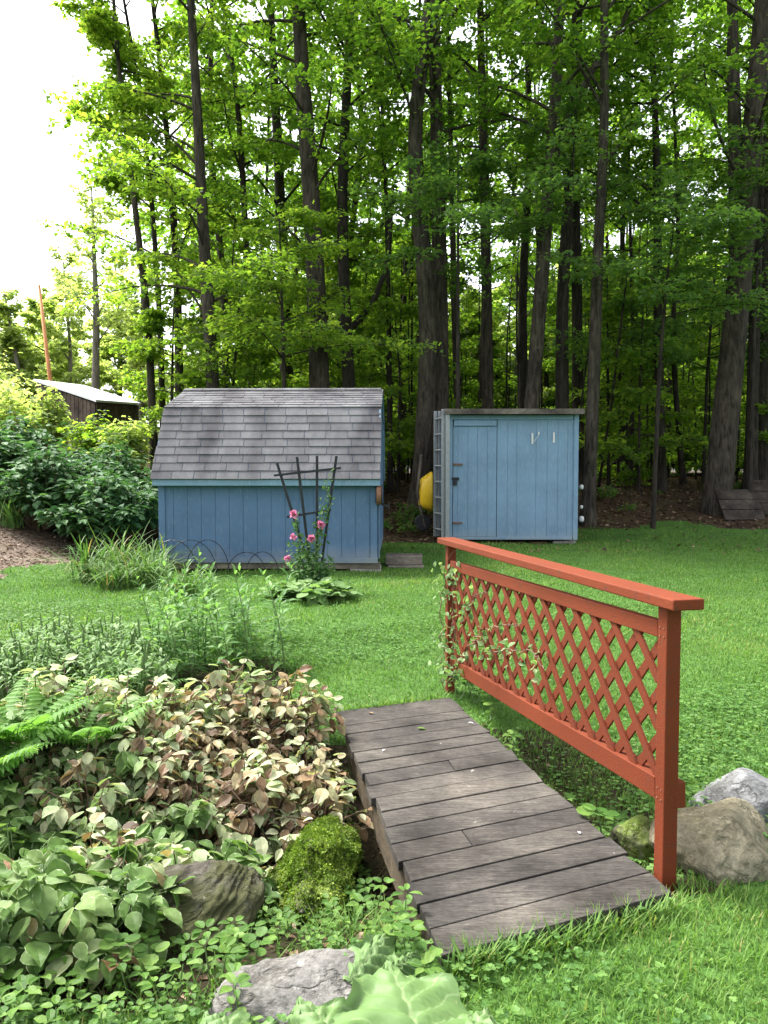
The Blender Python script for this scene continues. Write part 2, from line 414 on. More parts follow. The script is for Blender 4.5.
# leaf templates: verts (along, across, normal), quads, tris, across value
def T_(v, q, t, ac): return (np.array(v, float), np.array(q, int).reshape(-1, 4), np.array(t, int).reshape(-1, 3), np.array(ac, float))
TREE = T_([(0, 0, 0), (.30, -.34, .07), (.42, -.50, -.02), (.62, -.2, .02), (1, 0, -.10), (.62, .2, .02), (.42, .50, -.02), (.30, .34, .07), (.45, 0, .0)],
          [(0, 1, 2, 8), (8, 2, 3, 8)][:1], [(2, 3, 8), (3, 4, 8), (4, 5, 8), (5, 6, 8), (6, 7, 8), (7, 0, 8)], [0, .8, 1, .5, .5, .5, 1, .8, 0])
TREE4 = T_([(0, 0, 0), (.42, -.40, .05), (1, 0, -.08), (.42, .40, .05)], [], [(0, 1, 2), (0, 2, 3)], [0, 1, .5, 1])
OVATE = T_([(0, 0, 0), (.28, 0, -.03), (.55, 0, -.04), (.82, 0, -.10), (1, 0, -.19)] + [(u, g * w, z) for g in (-1, 1) for u, w, z in ((.07, .14, .01), (.28, .28, .04), (.55, .29, .035), (.82, .15, -.03))],
           [(5, 6, 1, 0), (6, 7, 2, 1), (7, 8, 3, 2), (0, 1, 10, 9), (1, 2, 11, 10), (2, 3, 12, 11)], [(8, 4, 3), (3, 4, 12)], [0] * 5 + [1, 1, 1, .95] * 2)
LANCE = T_([(0, 0, 0), (.35, 0, .03), (.7, 0, -.02), (1, 0, -.2), (.3, -.13, .06), (.65, -.11, .01), (.3, .13, .06), (.65, .11, .01)],
           [(4, 5, 2, 1), (1, 2, 7, 6)], [(0, 4, 1), (0, 1, 6), (5, 3, 2), (2, 3, 7)], [0, 0, 0, .6, 1, .9, 1, .9])
ROUND = T_([(0, 0, 0)] + [(.5 - .5 * math.cos(a), .48 * math.sin(a), .05) for a in np.linspace(.45, 2 * PI - .45, 9)] + [(.5, 0, -.02)],
           [], [(10, i, i + 1) for i in range(1, 9)] + [(10, 0, 1), (10, 9, 0)], [0] + [1] * 9 + [0])
BLADE = T_([(0, -.5, 0), (0, .5, 0), (.55, -.38, .06), (.55, .38, .06), (1, 0, .26)], [(0, 2, 3, 1)], [(2, 4, 3)], [1, 1, 1, 1, .5])

def unit(v): v = np.asarray(v, float); return v / (np.linalg.norm(v, axis=-1, keepdims=True) + 1e-9)
def jit(n, s): return rng.normal(0, s, (n, 3))

# ------------------------------------------------------------------ ground sheet
def axis(edges):
    out = []
    for a, b, st in edges: out += list(np.arange(a, b, st))
    return np.array(out + [edges[-1][1]])
xs = axis([(-300, -60, 24), (-60, -16, 2), (-16, -6, .5), (-6, -3, .2), (-3, 3, .08), (3, 7, .2), (7, 20, .6), (20, 60, 4), (60, 300, 24)])
ys = axis([(-60, -8, 8), (-8, 1, .5), (1, 6, .08), (6, 12, .16), (12, 22, .3), (22, 60, 2), (60, 400, 20)])
XX, YY = np.meshgrid(xs, ys)
ZZ = ground(XX, YY)
cx = (XX[:-1, :-1] + XX[1:, 1:]) / 2; cy = (YY[:-1, :-1] + YY[1:, 1:]) / 2
wob = .25 * np.sin(cx * 2.3) + .15 * np.sin(cx * 5.1 + 1) + .2 * np.sin(cy * 1.9)
def in_bed(x, y):
    w = .12 * np.sin(x * 4 + y * 3) + .1 * np.sin(y * 5.2)
    s = (-(x - 0.3) * 0.22 + (y - 3.25) * 0.975)
    left = (x < -.14 - .19 * (y - 2.2) + w * .5) & (y > 1.95 + .2 * w) & (y < 5.75 + w) & (x > -5)
    under = (np.abs(s) < .95 + w) & (x < 1.15)
    return left | under
def in_path(x, y):
    return (x < -4.7 + .25 * np.sin(y * 3)) & (x > -9) & (y > 9.6 + .2 * np.sin(x * 3)) & (y < 12.2 + .3 * np.sin(x * 2))
def in_forest(x, y):
    w = .3 * np.sin(x * 1.3) + .2 * np.sin(x * 3.1 + 1)
    return (y > 16.0 + w) | ((x < -3.9) & (y > 11.3 + w)) | ((x > -.2) & (x < 1.35) & (y > 14.2 + w)) | ((x < .0) & (y > 13.6 + w))
reg = np.zeros(cx.shape, int)
reg[in_forest(cx, cy)] = 1
reg[in_path(cx, cy)] = 2
reg[in_bed(cx, cy)] = 3
V = np.stack([XX, YY, ZZ], -1).reshape(-1, 3)
W_ = len(xs)
ii, jj = np.meshgrid(np.arange(len(ys) - 1), np.arange(len(xs) - 1), indexing='ij')
quad = np.stack([ii * W_ + jj, ii * W_ + jj + 1, (ii + 1) * W_ + jj + 1, (ii + 1) * W_ + jj], -1)
for k, nm, mt in ((0, 'lawn', 'lawn'), (1, 'forest_floor', 'forest'), (2, 'dirt_path', 'path'), (3, 'garden_soil', 'bed')):
    q = quad[reg == k]
    used, inv = np.unique(q, return_inverse=True)
    o = MB().add(V[used], inv.reshape(-1, 4)).build(nm, M[mt], smooth=True)
    tag(o, kind='structure')

# ------------------------------------------------------------------ footbridge
DZ = .02
cNL, cNR, cFR, cFL = [P(px_, py_, 1.0) for px_, py_ in ((441, 957), (671, 893), (449, 697), (336, 711))]
cNL, cNR, cFR, cFL = [np.array([k[0], 1.0, k[2] - CAMZ]) * ((CAMZ - DZ) / (CAMZ - k[2])) + (0, 0, CAMZ) for k in (cNL, cNR, cFR, cFL)]
M['deck'] = wood_mat('weathered deck boards', (.025, .023, .021), (.084, .077, .069), (1.1, 13, 13), -math.atan2(.34, .806))
M['deck_beam'] = wood_mat('weathered beam', (.028, .022, .016), (.10, .08, .055), (13, 1.1, 13), 0, green=(.05, .07, .02))
bridge = empty('footbridge', (.3, 3.5, 0), 'weathered grey plank footbridge with a red-brown lattice railing along one side', 'footbridge')
def rel(root, mb):
    off = np.array(root.location)
    mb.v = [v - off for v in mb.v]
    return mb
d = MB(); nP = 17
e = np.linspace(0, 1, nP + 1)
for i in range(nP):
    t0, t1 = e[i] + .0017, e[i + 1] - .0017
    A0, B0 = cNL + (cFL - cNL) * t0, cNR + (cFR - cNR) * t0
    A1, B1 = cNL + (cFL - cNL) * t1, cNR + (cFR - cNR) * t1
    dx = random.uniform(-.012, .012); dv = unit(B0 - A0)
    A0, A1, B0, B1 = A0 + dv * dx, A1 + dv * dx, B0 + dv * random.uniform(-.012, .012), B1 + dv * random.uniform(-.012, .012)
    spl = {4: .36, 9: .55}.get(i)
    runs = [(0, 1)] if spl is None else [(0, spl - .003), (spl + .003, 1)]
    for a, b in runs:
        r = random.random(); lift = random.uniform(-.0015, .0015)
        q = [A0 + (B0 - A0) * a, A0 + (B0 - A0) * b, A1 + (B1 - A1) * b, A1 + (B1 - A1) * a]
        z = np.array([0, 0, 1.])
        tl = [random.uniform(-.001, .001) for _ in range(4)]
        d.hexa([p + z * (lift - .036) for p in q], [p + z * (lift + w) for p, w in zip(q, tl)], r)
rel(bridge, d).build('decking', M['deck'], bridge, bevel=.0025)
inn = unit(cNR - cNL)
for p, q, s in ((cNL, cFL, 1), (cNR, cFR, -1)):
    b = MB().beam(p + inn * .035 * s - np.array([0, 0, .112]) + (q - p) * .012, q + inn * .035 * s - np.array([0, 0, .112]) - (q - p) * .01, .045, .145)
    rel(bridge, b).build('side_beam', M['deck_beam'], bridge, bevel=.005)
# railing
pN, pF = np.array([.985, 2.60, 0]), np.array([.432, 4.90, 0])
ax = unit(pF - pN); outw = np.array([ax[1], -ax[0], 0])
def rp(t, z, o=0): return pN + (pF - pN) * t + outw * o + np.array([0, 0, z])
for t in (0, 1):
    b = MB().beam(rp(t, -.12), rp(t, .95), .056, .055, ax)
    rel(bridge, b).build('post', M['red'], bridge, bevel=.004)
rel(bridge, MB().beam(rp(-.045, .97), rp(1.045, .97), .118, .038)).build('handrail', M['red'], bridge, bevel=.005)
rel(bridge, MB().beam(rp(.018, .862), rp(.982, .822), .036, .058)).build('upper_rail', M['red'], bridge, bevel=.003)
rel(bridge, MB().beam(rp(-.012, .292, .036), rp(1.0, .182, .036), .042, .09)).build('outer_rail', M['red'], bridge, bevel=.003)
rel(bridge, MB().beam(rp(.018, .295), rp(.982, .185), .036, .078)).build('lower_rail', M['red'], bridge, bevel=.003)
for z in (.845, .875, .275, .31):
    for sx_ in (-1, 1):
        q = rp(0, z, -.0285) + ax * .012 * sx_
        rel(bridge, MB().tube([q, q - outw * .002], .003, 8)).build('screw_head', M['rust'], bridge)
lat = MB(); L = np.linalg.norm(pF - pN)
t0, t1 = .02, .98
def zlo(t): return .30 - .11 * t + .03
def zhi(t): return .85 - .04 * t - .02
hgt = .56
for layer, sgn in ((-.006, 1), (.006, -1)):
    k = -hgt - .05
    while k < L * .96 + hgt:
        # strip t (metres along) = k + s*sgn ; clip against the frame
        pts = []
        for s in np.linspace(-.05, hgt + .1, 140):
            m_ = k + (s if sgn > 0 else hgt - s) * .92
            t = m_ / L
            if t0 <= t <= t1:
                z = s + .30 - .11 * t
                if zlo(t) - .05 <= z <= zhi(t) + .03: pts.append((t, z))
        if len(pts) > 3:
            a, b = pts[0], pts[-1]
            lat.beam(rp(a[0], a[1], layer), rp(b[0], b[1], layer), .034, .009, outw)
        k += .155
rel(bridge, lat).build('lattice_panel', M['red_lattice'], bridge)

def quad_inside(x, y, q, grow=0):
    ins = np.ones(len(x), bool)
    c = np.mean([k[:2] for k in q], 0)
    for a, b in zip(q, q[1:] + q[:1]):
        ex, ey = b[0] - a[0], b[1] - a[1]; ln = math.hypot(ex, ey); nx, ny = -ey / ln, ex / ln
        if (c[0] - a[0]) * nx + (c[1] - a[1]) * ny < 0: nx, ny = -nx, -ny
        ins &= ((x - a[0]) * nx + (y - a[1]) * ny) > -grow
    return ins
def deck_in(x, y, grow=0): return quad_inside(x, y, [cNL, cNR, cFR, cFL], grow)

# ------------------------------------------------------------------ sheds
def siding(mb, p0, p1, z0, z1, th, widths, nrm, gap=.006):
    """vertical boards from p0 to p1 with narrow grooves"""
    p0 = np.array(p0, float); p1 = np.array(p1, float); Lw = np.linalg.norm(p1 - p0); dr = (p1 - p0) / Lw
    x = 0; i = 0; nrm = np.array(nrm, float)
    while x < Lw - .01:
        w = min(widths[i % len(widths)], Lw - x); i += 1
        a, b = p0 + dr * (x + gap / 2), p0 + dr * (x + w - gap / 2)
        q = [a, b, b + nrm * -th, a + nrm * -th]
        up = np.array([0, 0, 1.])
        mb.hexa([k + up * z0 for k in q], [k + up * z1 for k in q], random.random())
        x += w
    q = [p0 + nrm * -.008 + dr * .01, p1 + nrm * -.008 - dr * .01, p1 + nrm * -(th + .02) - dr * .01, p0 + nrm * -(th + .02) + dr * .01]
    mb.hexa([k + np.array([0, 0, z0 + .005]) for k in q], [k + np.array([0, 0, z1 - .005]) for k in q], .3)
    return mb

# -- gambrel shed, local frame: x along front from left (0) to right, y backwards, origin front-left on ground
GL = 3.04
o0 = np.array([-3.14, 10.62, 0.0]); yaw = R(-1.2)
gsh = empty('gambrel_shed', (o0[0], o0[1], 0), 'blue board garden shed with a grey shingled gambrel roof', 'shed', rz=yaw)
zb = .185; ze = 1.37; zk = 2.38; zr = 2.76; yk = .50; yr = 1.62
m = MB(); siding(m, (0, 0, 0), (GL, 0, 0), zb + .06, ze - .04, .02, [.196], (0, -1, 0)); m.build('front_wall', M['blue'], gsh)
# gable walls follow the gambrel outline
for x, nm in ((0.0, 'gable_wall'), (GL, 'gable_wall')):
    m = MB(); sgn = -1 if x == 0 else 1
    ys_ = np.linspace(0.02, 2 * yr - .02, 15)
    for i in range(len(ys_) - 1):
        a, b = ys_[i] + .003, ys_[i + 1] - .003
        def top(y):
            y = min(y, 2 * yr - y)
            return ze - .02 + (zk - ze) * min(1, y / yk) if y < yk else zk - .03 + (zr - zk) * (y - yk) / (yr - yk)
        x0, x1 = (x, x + sgn * .02)
        m.hexa([(x0, a, zb + .06), (x1, a, zb + .06), (x1, b, zb + .06), (x0, b, zb + .06)], [(x0, a, top(a)), (x1, a, top(a)), (x1, b, top(b)), (x0, b, top(b))], random.random())
    m.build(nm, M['blue'], gsh)
m = MB(); siding(m, (GL, 2 * yr, 0), (0, 2 * yr, 0), zb + .06, ze, .02, [.2], (0, 1, 0)); m.build('rear_wall', M['blue'], gsh)
for x in (-.004, GL + .004):
    MB().box((x + (.04 if x < 0 else -.04), -.012, (zb + ze) / 2), (.09, .02, ze - zb - .1)).build('corner_board', M['blue'], gsh, bevel=.003)
MB().box((GL + .03, .05, (zb + ze) / 2 + .05), (.02, .1, ze - zb)).build('corner_board', M['blue'], gsh, bevel=.003)
MB().box((GL / 2, -.045, zb + .03), (GL + .03, .05, .075)).build('skirt_board', M['blue'], gsh, bevel=.004)
M['skid'] = wood_mat('pale sill timber', (.10, .085, .065), (.24, .21, .17), (1, 12, 12))
MB().box((GL / 2 + .1, .03, zb - .05), (GL - .1, .09, .09)).build('sill_timber', M['skid'], gsh, bevel=.005)
MB().box((GL / 2, -.135, ze - .072), (GL + .10, .026, .09)).build('fascia', M['blue_light'], gsh, bevel=.004)
MB().box((GL / 2, -.062, ze - .10), (GL + .08, .115, .018)).build('soffit', M['blue'], gsh)
# raking trim on the right gable
m = MB()
for a, b in (((0, -.10, ze), (0, yk, zk)), ((0, yk, zk), (0, yr, zr)), ((0, yr, zr), (0, 2 * yr - yk, zk)), ((0, 2 * yr - yk, zk), (0, 2 * yr + .1, ze))):
    m.beam(np.array(a) + (GL + .035, 0, -.06), np.array(b) + (GL + .035, 0, -.06), .02, .09, (0, -.4, 1))
m.build('rake_board', M['blue_light'], gsh)
# shingles, course by course
m_, nt, out = newmat('asphalt shingles')
a_ = attr(nt)
c = ramp(nt, a_[2], [(0, (.088, .087, .091)), (.5, (.106, .105, .109)), (1, (.126, .125, .129))])
n1 = noise(nt, 90, 3, .7, coords(nt)); n2 = noise(nt, 1.3, 4, .6, coords(nt, (1.5, 1, .4)))
c = mixc(nt, 1, c, ramp(nt, n1, [(.3, (.7, .7, .7)), (.7, (1.35, 1.35, 1.35))]), 'MULTIPLY')
c = mixc(nt, 1, c, ramp(nt, n2, [(.34, (.55, .53, .56)), (.64, (1.35, 1.35, 1.35))]), 'MULTIPLY')
principled(nt, out, c, .9, bump(nt, n1, .5, .004), .15)
M['shingle'] = m_
rf = MB(); und = MB()
def courses(a, b, n, flip=False):
    """shingle courses climbing from eave a to b, points (y, z)"""
    a = np.array(a); b = np.array(b); dv = (b - a) / n; ln = np.linalg.norm(b - a); nv = np.array([-(b - a)[1], (b - a)[0]]) / ln
    if nv[1] < 0: nv = -nv
    for i in range(n):
        lo = a + dv * i - dv * .06; hi = a + dv * (i + 1.0)
        x = -.07 - random.random() * .3
        while x < GL + .05:
            w = .305 + random.uniform(-.004, .004)
            x0, x1 = max(x, -.07), min(x + w - .008, GL + .055)
            if x1 - x0 > .02:
                u0 = random.uniform(.010, .016)
                l2 = lo - dv * random.uniform(0, .05)
                pb = [(x0, *(l2 + nv * .002)), (x1, *(l2 + nv * .002)), (x1, *(hi + nv * .0005)), (x0, *(hi + nv * .0005))]
                pt = [(x0, *(l2 + nv * u0)), (x1, *(l2 + nv * u0)), (x1, *(hi + nv * .003)), (x0, *(hi + nv * .003))]
                rf.hexa(pb, pt, min(1, max(0, random.gauss(.5, .22))))
            x += w
    und.hexa([(-.06, *(a - nv * .03)), (GL + .05, *(a - nv * .03)), (GL + .05, *(b - nv * .03)), (-.06, *(b - nv * .03))],
             [(-.06, *(a - nv * .001)), (GL + .05, *(a - nv * .001)), (GL + .05, *(b - nv * .001)), (-.06, *(b - nv * .001))], .2)
courses((-.17, ze - .02), (yk, zk), 9)
courses((yk, zk), (yr, zr), 8)
courses((2 * yr + .17, ze - .02), (2 * yr - yk, zk), 9)
courses((2 * yr - yk, zk), (yr, zr), 8)
for i in range(11):
    x0 = -.07 + i * .285
    rf.hexa([(x0, yr - .12, zr - .022), (x0 + .28, yr - .12, zr - .022), (x0 + .28, yr, zr + .014), (x0, yr, zr + .014)], [(x0, yr - .12, zr - .012), (x0 + .28, yr - .12, zr - .012), (x0 + .28, yr, zr + .024), (x0, yr, zr + .024)], random.random())
    rf.hexa([(x0, yr, zr + .014), (x0 + .28, yr, zr + .014), (x0 + .28, yr + .12, zr - .022), (x0, yr + .12, zr - .022)], [(x0, yr, zr + .024), (x0 + .28, yr, zr + .024), (x0 + .28, yr + .12, zr - .012), (x0, yr + .12, zr - .012)], random.random())
roof = rf.build('roof', M['shingle'], gsh)
und.build('roof_deck', M['blue'], roof)
# concrete block, timbers beside the shed
def blk(px0, py0, px1, py1, Y, dep, name, mat, label, cat, group=None, rz=0.0):
    a = P(px0, py1, Y); b = P(px1, py0, Y)
    w, h = b[0] - a[0], b[2] - a[2]
    o = MB().box((0, 0, h / 2), (w, dep, h)).build(name, mat, bevel=.012)
    o.location = ((a[0] + b[0]) / 2, Y + dep / 2, a[2]); o.rotation_euler = (0, 0, rz)
    return tag(o, label, cat, group)
blk(350, 566, 381, 583, 10.55, .22, 'concrete_block', M['concrete'], 'pale concrete block propping the corner of the gambrel shed', 'block')
M['timber'] = wood_mat('grey step timber', (.06, .05, .042), (.19, .165, .14), (1, 12, 12))
blk(387, 566, 424, 578, 10.9, .5, 'step_timber', M['timber'], 'lower weathered timber of the step beside the gambrel shed', 'timber', 'step timbers by the shed', .03)
blk(386, 556, 423, 565, 11.0, .4, 'step_timber', M['timber'], 'upper weathered timber of the step beside the gambrel shed', 'timber', 'step timbers by the shed', -.05)
# round reel on the shed corner
reel = empty('hose_reel', P(378, 495, 10.5), 'dark round reel hung on the corner of the gambrel shed', 'reel')
m = MB()
m.tube([(-.02, .0, 0), (.05, 0, 0)], [.135, .135], 24); m.build('drum', M['rust'], reel, bevel=.008)
m = MB(); m.tube([(-.035, 0, 0), (-.022, 0, 0)], .11, 20); m.tube([(.05, 0, 0), (.062, 0, 0)], .15, 20); m.build('rim', M['iron'], reel)
m = MB(); m.beam((.06, 0, -.13), (.16, .0, -.16), .03, .03); m.tube([(.15, 0, -.2), (.15, 0, -.1)], .012, 8); m.build('bracket', M['iron'], reel)
m = MB(); m.beam((-.02, .05, .2), (.0, .05, .42), .03, .03, (1, 0, 0)); m.build('hook', M['iron'], reel)

# -- small flat-roofed shed
sx0, sx1, sY = 1.19, 3.63, 14.3
zb2, zt2 = .18, 2.53
ssh = empty('storage_shed', (sx0, sY, 0), 'small pale blue board shed with a flat grey roof edge', 'shed', rz=R(-.6))
SW = sx1 - sx0; SD = 2.0
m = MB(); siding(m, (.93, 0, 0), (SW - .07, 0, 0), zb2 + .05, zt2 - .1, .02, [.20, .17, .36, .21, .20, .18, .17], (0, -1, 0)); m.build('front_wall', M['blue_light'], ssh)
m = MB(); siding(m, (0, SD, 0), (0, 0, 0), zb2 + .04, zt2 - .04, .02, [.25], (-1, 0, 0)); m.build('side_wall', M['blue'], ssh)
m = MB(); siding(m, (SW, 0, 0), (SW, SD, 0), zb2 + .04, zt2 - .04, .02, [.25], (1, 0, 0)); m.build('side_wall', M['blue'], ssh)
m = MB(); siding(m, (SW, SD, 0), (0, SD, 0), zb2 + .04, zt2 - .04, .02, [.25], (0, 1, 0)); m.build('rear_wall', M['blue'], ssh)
MB().box((.045, -.018, (zb2 + zt2) / 2), (.10, .03, zt2 - zb2)).build('corner_board', M['blue_light'], ssh, bevel=.004)
MB().box((SW - .035, -.018, (zb2 + zt2) / 2), (.085, .03, zt2 - zb2)).build('corner_board', M['blue_light'], ssh, bevel=.004)
MB().box((SW / 2, -.014, zt2 - .055), (SW - .19, .024, .085)).build('head_board', M['blue_light'], ssh, bevel=.003)
MB().box((SW / 2, -.014, zb2 + .03), (SW - .18, .024, .05)).build('sill_board', M['blue_light'], ssh, bevel=.003)
rfo = MB().box((SW / 2, SD / 2 - .06, zt2 + .045), (SW + .12, SD + .24, .075)).build('roof', M['grey_felt'], ssh, bevel=.008)
MB().box((SW / 2, -.198, zt2 + .04), (SW + .14, .028, .10)).build('roof_edge', M['timber'], rfo, bevel=.005)
door = MB(); siding(door, (.105, -.006, 0), (.925, -.006, 0), zb2 + .06, zt2 - .22, .02, [.09, .19, .175, .19, .175], (0, -1, 0), .008)
door = door.build('door', M['blue_light'], ssh)
MB().box((.515, -.026, zt2 - .16), (.80, .03, .105)).build('header_board', M['blue_light'], ssh, bevel=.004)
for z in (1.60, .50):
    hg = MB().box((.20, -.03, z), (.17, .012, .03)).box((.12, -.034, z), (.03, .02, .045)); hg.build('hinge', M['rust'], door)
hs = MB().box((.15, -.03, 1.33), (.14, .014, .05)); hs.build('hasp', M['iron'], door)
MB().box((.145, -.05, 1.255), (.07, .035, .09)).tube([(.12, -.05, 1.29), (.12, -.05, 1.33), (.145, -.05, 1.345), (.17, -.05, 1.33), (.17, -.05, 1.29)], .008, 6).build('padlock', M['iron'], door, bevel=.004)
for x, z, h in ((1.585, 2.08, .20), (1.985, 2.10, .19)):
    tp = MB().box((x, -.024, z), (.035, .008, h)).build('white_strip', M['white'], ssh)
hk = MB().tube([(1.61, -.03, 2.02), (1.65, -.05, 2.08), (1.69, -.05, 2.13), (1.70, -.04, 2.17)], .005, 6).box((1.70, -.035, 2.18), (.03, .016, .05)); hk.build('hook', M['white'], ssh)
blk(553, 541, 576, 550, 14.35, .3, 'foundation_block', M['concrete'], 'pale foundation block under the right end of the storage shed', 'block')
for i, px in enumerate((487, 508, 529)):
    o = blk(px, 542, px + 18, 549, 14.4, .25, 'paving_brick', M['rust'], 'dusty red brick tucked in the gap under the storage shed', 'brick', 'bricks under the storage shed', .1 * i)
# jugs hung at the shed's right side
for i, (py, r) in enumerate(((487, .04), (507, .03), (519, .05))):
    c = P(581.5, py, 14.6)
    root = empty('float_jug', c, ('topmost', 'middle', 'lowest')[i] + ' white plastic jug hung on the storage shed side', 'jug', 'jugs on the storage shed side')
    t = np.linspace(0, PI, 7)
    MB().tube([(0, 0, -r * 1.2 * math.cos(a)) for a in t], np.maximum(.004, r * np.sin(t) ** .6), 12).build('body', M['white'], root, smooth=True)
    MB().tube([(0, 0, r * 1.15), (0, 0, r * 1.5)], r * .3, 8).build('cap', M['rubber'], root)

# ladder on the left side of the small shed
la, lb = np.array([1.105, 14.18, 0]), np.array([.985, 14.62, 0])
lad = empty('ladder', (1.05, 14.4, G(1.05, 14.4)), 'aluminium extension ladder standing upright against the storage shed side', 'ladder')
gz = G(1.05, 14.4)
z0, z1 = .22 - gz, 2.62 - gz
for p, wdt in ((la, .075), (la + (.075, -.04, 0), .075), (lb, .06), (lb + (.07, -.03, 0), .05)):
    q = p - np.array([1.05, 14.4, 0])
    MB().beam(q + (0, 0, z0), q + (0, 0, z1), .028 if wdt < 0 else wdt, .03, unit(lb - la)).build('side_rail', M['metal'], lad, bevel=.003)
for k in range(8):
    z = z0 + .15 + k * .30
    MB().tube([la - (1.05, 14.4, -z), lb - (1.05, 14.4, -z)], .018, 8).build('rung', M['metal'], lad)
# wheelbarrow tipped against the side wall
wb = empty('wheelbarrow', (.80, 15.3, G(.8, 15.3)), 'yellow wheelbarrow tipped upright behind the ladder', 'wheelbarrow')
gz = G(.8, 15.3)
def ring(cx_, cz_, y0, w, h, n=16):
    out = []
    for a in np.linspace(0, 2 * PI, n, endpoint=False):
        c_, s_ = math.cos(a), math.sin(a)
        out.append((y0, cx_ + w * np.sign(c_) * abs(c_) ** .5, cz_ + h * np.sign(s_) * abs(s_) ** .5))
    return np.array(out)
zc = 1.06 - gz
rs = [ring(0, zc, .16, .36, .40), ring(0, zc, .14, .37, .41), ring(0, zc - .02, -.04, .26, .30), ring(0, zc - .02, -.10, .20, .24), ring(0, zc - .02, -.08, .19, .23), ring(0, zc, .15, .34, .38)]
m = MB(); n = 16; v = np.concatenate(rs + [rs[3].mean(0)[None]]); q = []
for i in range(5):
    for j in range(n): q.append((i * n + j, i * n + (j + 1) % n, (i + 1) * n + (j + 1) % n, (i + 1) * n + j))
m.add(v, q, [(3 * n + j, 3 * n + (j + 1) % n, 6 * n) for j in range(n)]); m.build('tray', M['yellow'], wb, smooth=True)
for s in (-1, 1):
    MB().tube([(.02, s * .12, zc - .7), (-.13, s * .2, zc), (-.05, s * .27, zc + .75)], .018, 8).build('handle', M['timber'], wb)
MB().tube([(-.02, -.05, zc - .62), (-.02, .05, zc - .62)], .17, 20).build('wheel', M['rubber'], wb, bevel=.02)

# dark boards leaning at the right
M['darkboard'] = wood_mat('mouldering boards', (.025, .02, .017), (.075, .06, .05), (1, 12, 12))
for i, (px, py, Y, w, h, rx, rz) in enumerate(((746, 521, 16.9, .95, .80, -34, 8), (768, 516, 17.3, .7, .9, -30, -14))):
    c = on_ground(px, py)
    root = empty('board_panel', c, ('wide dark plank panel lying tilted beside the thick leaning trunk', 'narrower dark plank panel propped on the wide one')[i], 'panel', 'old board panels', R(rz))
    for k in range(3):
        b = MB().box((0, 0, 0), (w, .03, h / 3 - .015)); rot = Matrix.Rotation(R(rx), 3, 'X')
        b.v = [(x + np.array((0, 0, (k + .5) * h / 3 + .02))) @ np.array(rot).T for x in b.v]
        b.build('plank', M['darkboard'], root, bevel=.004)
    b = MB()
    for s in (-.38, .38):
        b.box((w * s, .04, h / 2), (.05, .05, h))
    b.v = [x @ np.array(rot).T for x in b.v]; b.build('batten', M['darkboard'], root)

# -- lean-to barn far left and the rusty pole
A = P(33, 381, 29.0); C_ = P(96, 402, 27.0); D_ = P(141, 405, 32.0); B_ = A + (D_ - C_)
barn = empty('lean_to', (A + C_) / 2 * (1, 1, 0) + (0, 0, G(-12, 28)), 'dark board lean-to with a pale sloping metal roof beyond the shrubs', 'lean-to')
gz = barn.location.z
M['barnwood'] = wood_mat('dark barn boards', (.035, .028, .023), (.12, .095, .075), (10, 10, 1))
up = np.array([0, 0, .08])
def rl(mb): return rel(barn, mb)
ov = .12
b = MB().hexa([A, C_, D_, B_], [A + up, C_ + up, D_ + up, B_ + up]); rl(b).build('roof', M['roof_metal'], barn)
def wall_strip(p, q, name, mat, inset):
    mb = MB(); nB = max(4, int(np.linalg.norm((q - p)[:2]) / .22))
    for i in range(nB):
        a = p + (q - p) * (i / nB + .004); c = p + (q - p) * ((i + 1) / nB - .004)
        nrm = np.cross(unit((q - p) * (1, 1, 0)), (0, 0, 1)) * .03
        lo = lambda k, o: np.array([k[0] + o[0], k[1] + o[1], gz - .5])
        tp = lambda k, o: np.array([k[0] + o[0], k[1] + o[1], k[2] - .03])
        o0_ = nrm * 0; mb.hexa([lo(a, o0_), lo(c, o0_), lo(c, nrm), lo(a, nrm)], [tp(a, o0_), tp(c, o0_), tp(c, nrm), tp(a, nrm)], random.random())
    rl(mb).build(name, mat, barn)
ctr = (A + B_ + C_ + D_) / 4
ins = [k + (ctr - k) * (1, 1, 0) * .06 for k in (A, C_, D_, B_)]
wall_strip(ins[0], ins[1], 'front_wall', M['barnwood'], 0)
wall_strip(ins[1], ins[2], 'side_wall', M['barnwood'], 0)
wall_strip(ins[2], ins[3], 'rear_wall', M['barnwood'], 0)
wall_strip(ins[3], ins[0], 'side_wall', M['barnwood'], 0)
pb, pt = P(52, 395, 34), P(39, 285, 34)
pb = pb - (pt - pb) * .8
o = MB().tube([pb, (pb + pt) / 2, pt], [.10, .09, .06], 10).build('rusty_pole', M['rust_pole'], smooth=True)
tag(o, 'tall bare rust-orange pole leaning slightly behind the lean-to', 'pole')

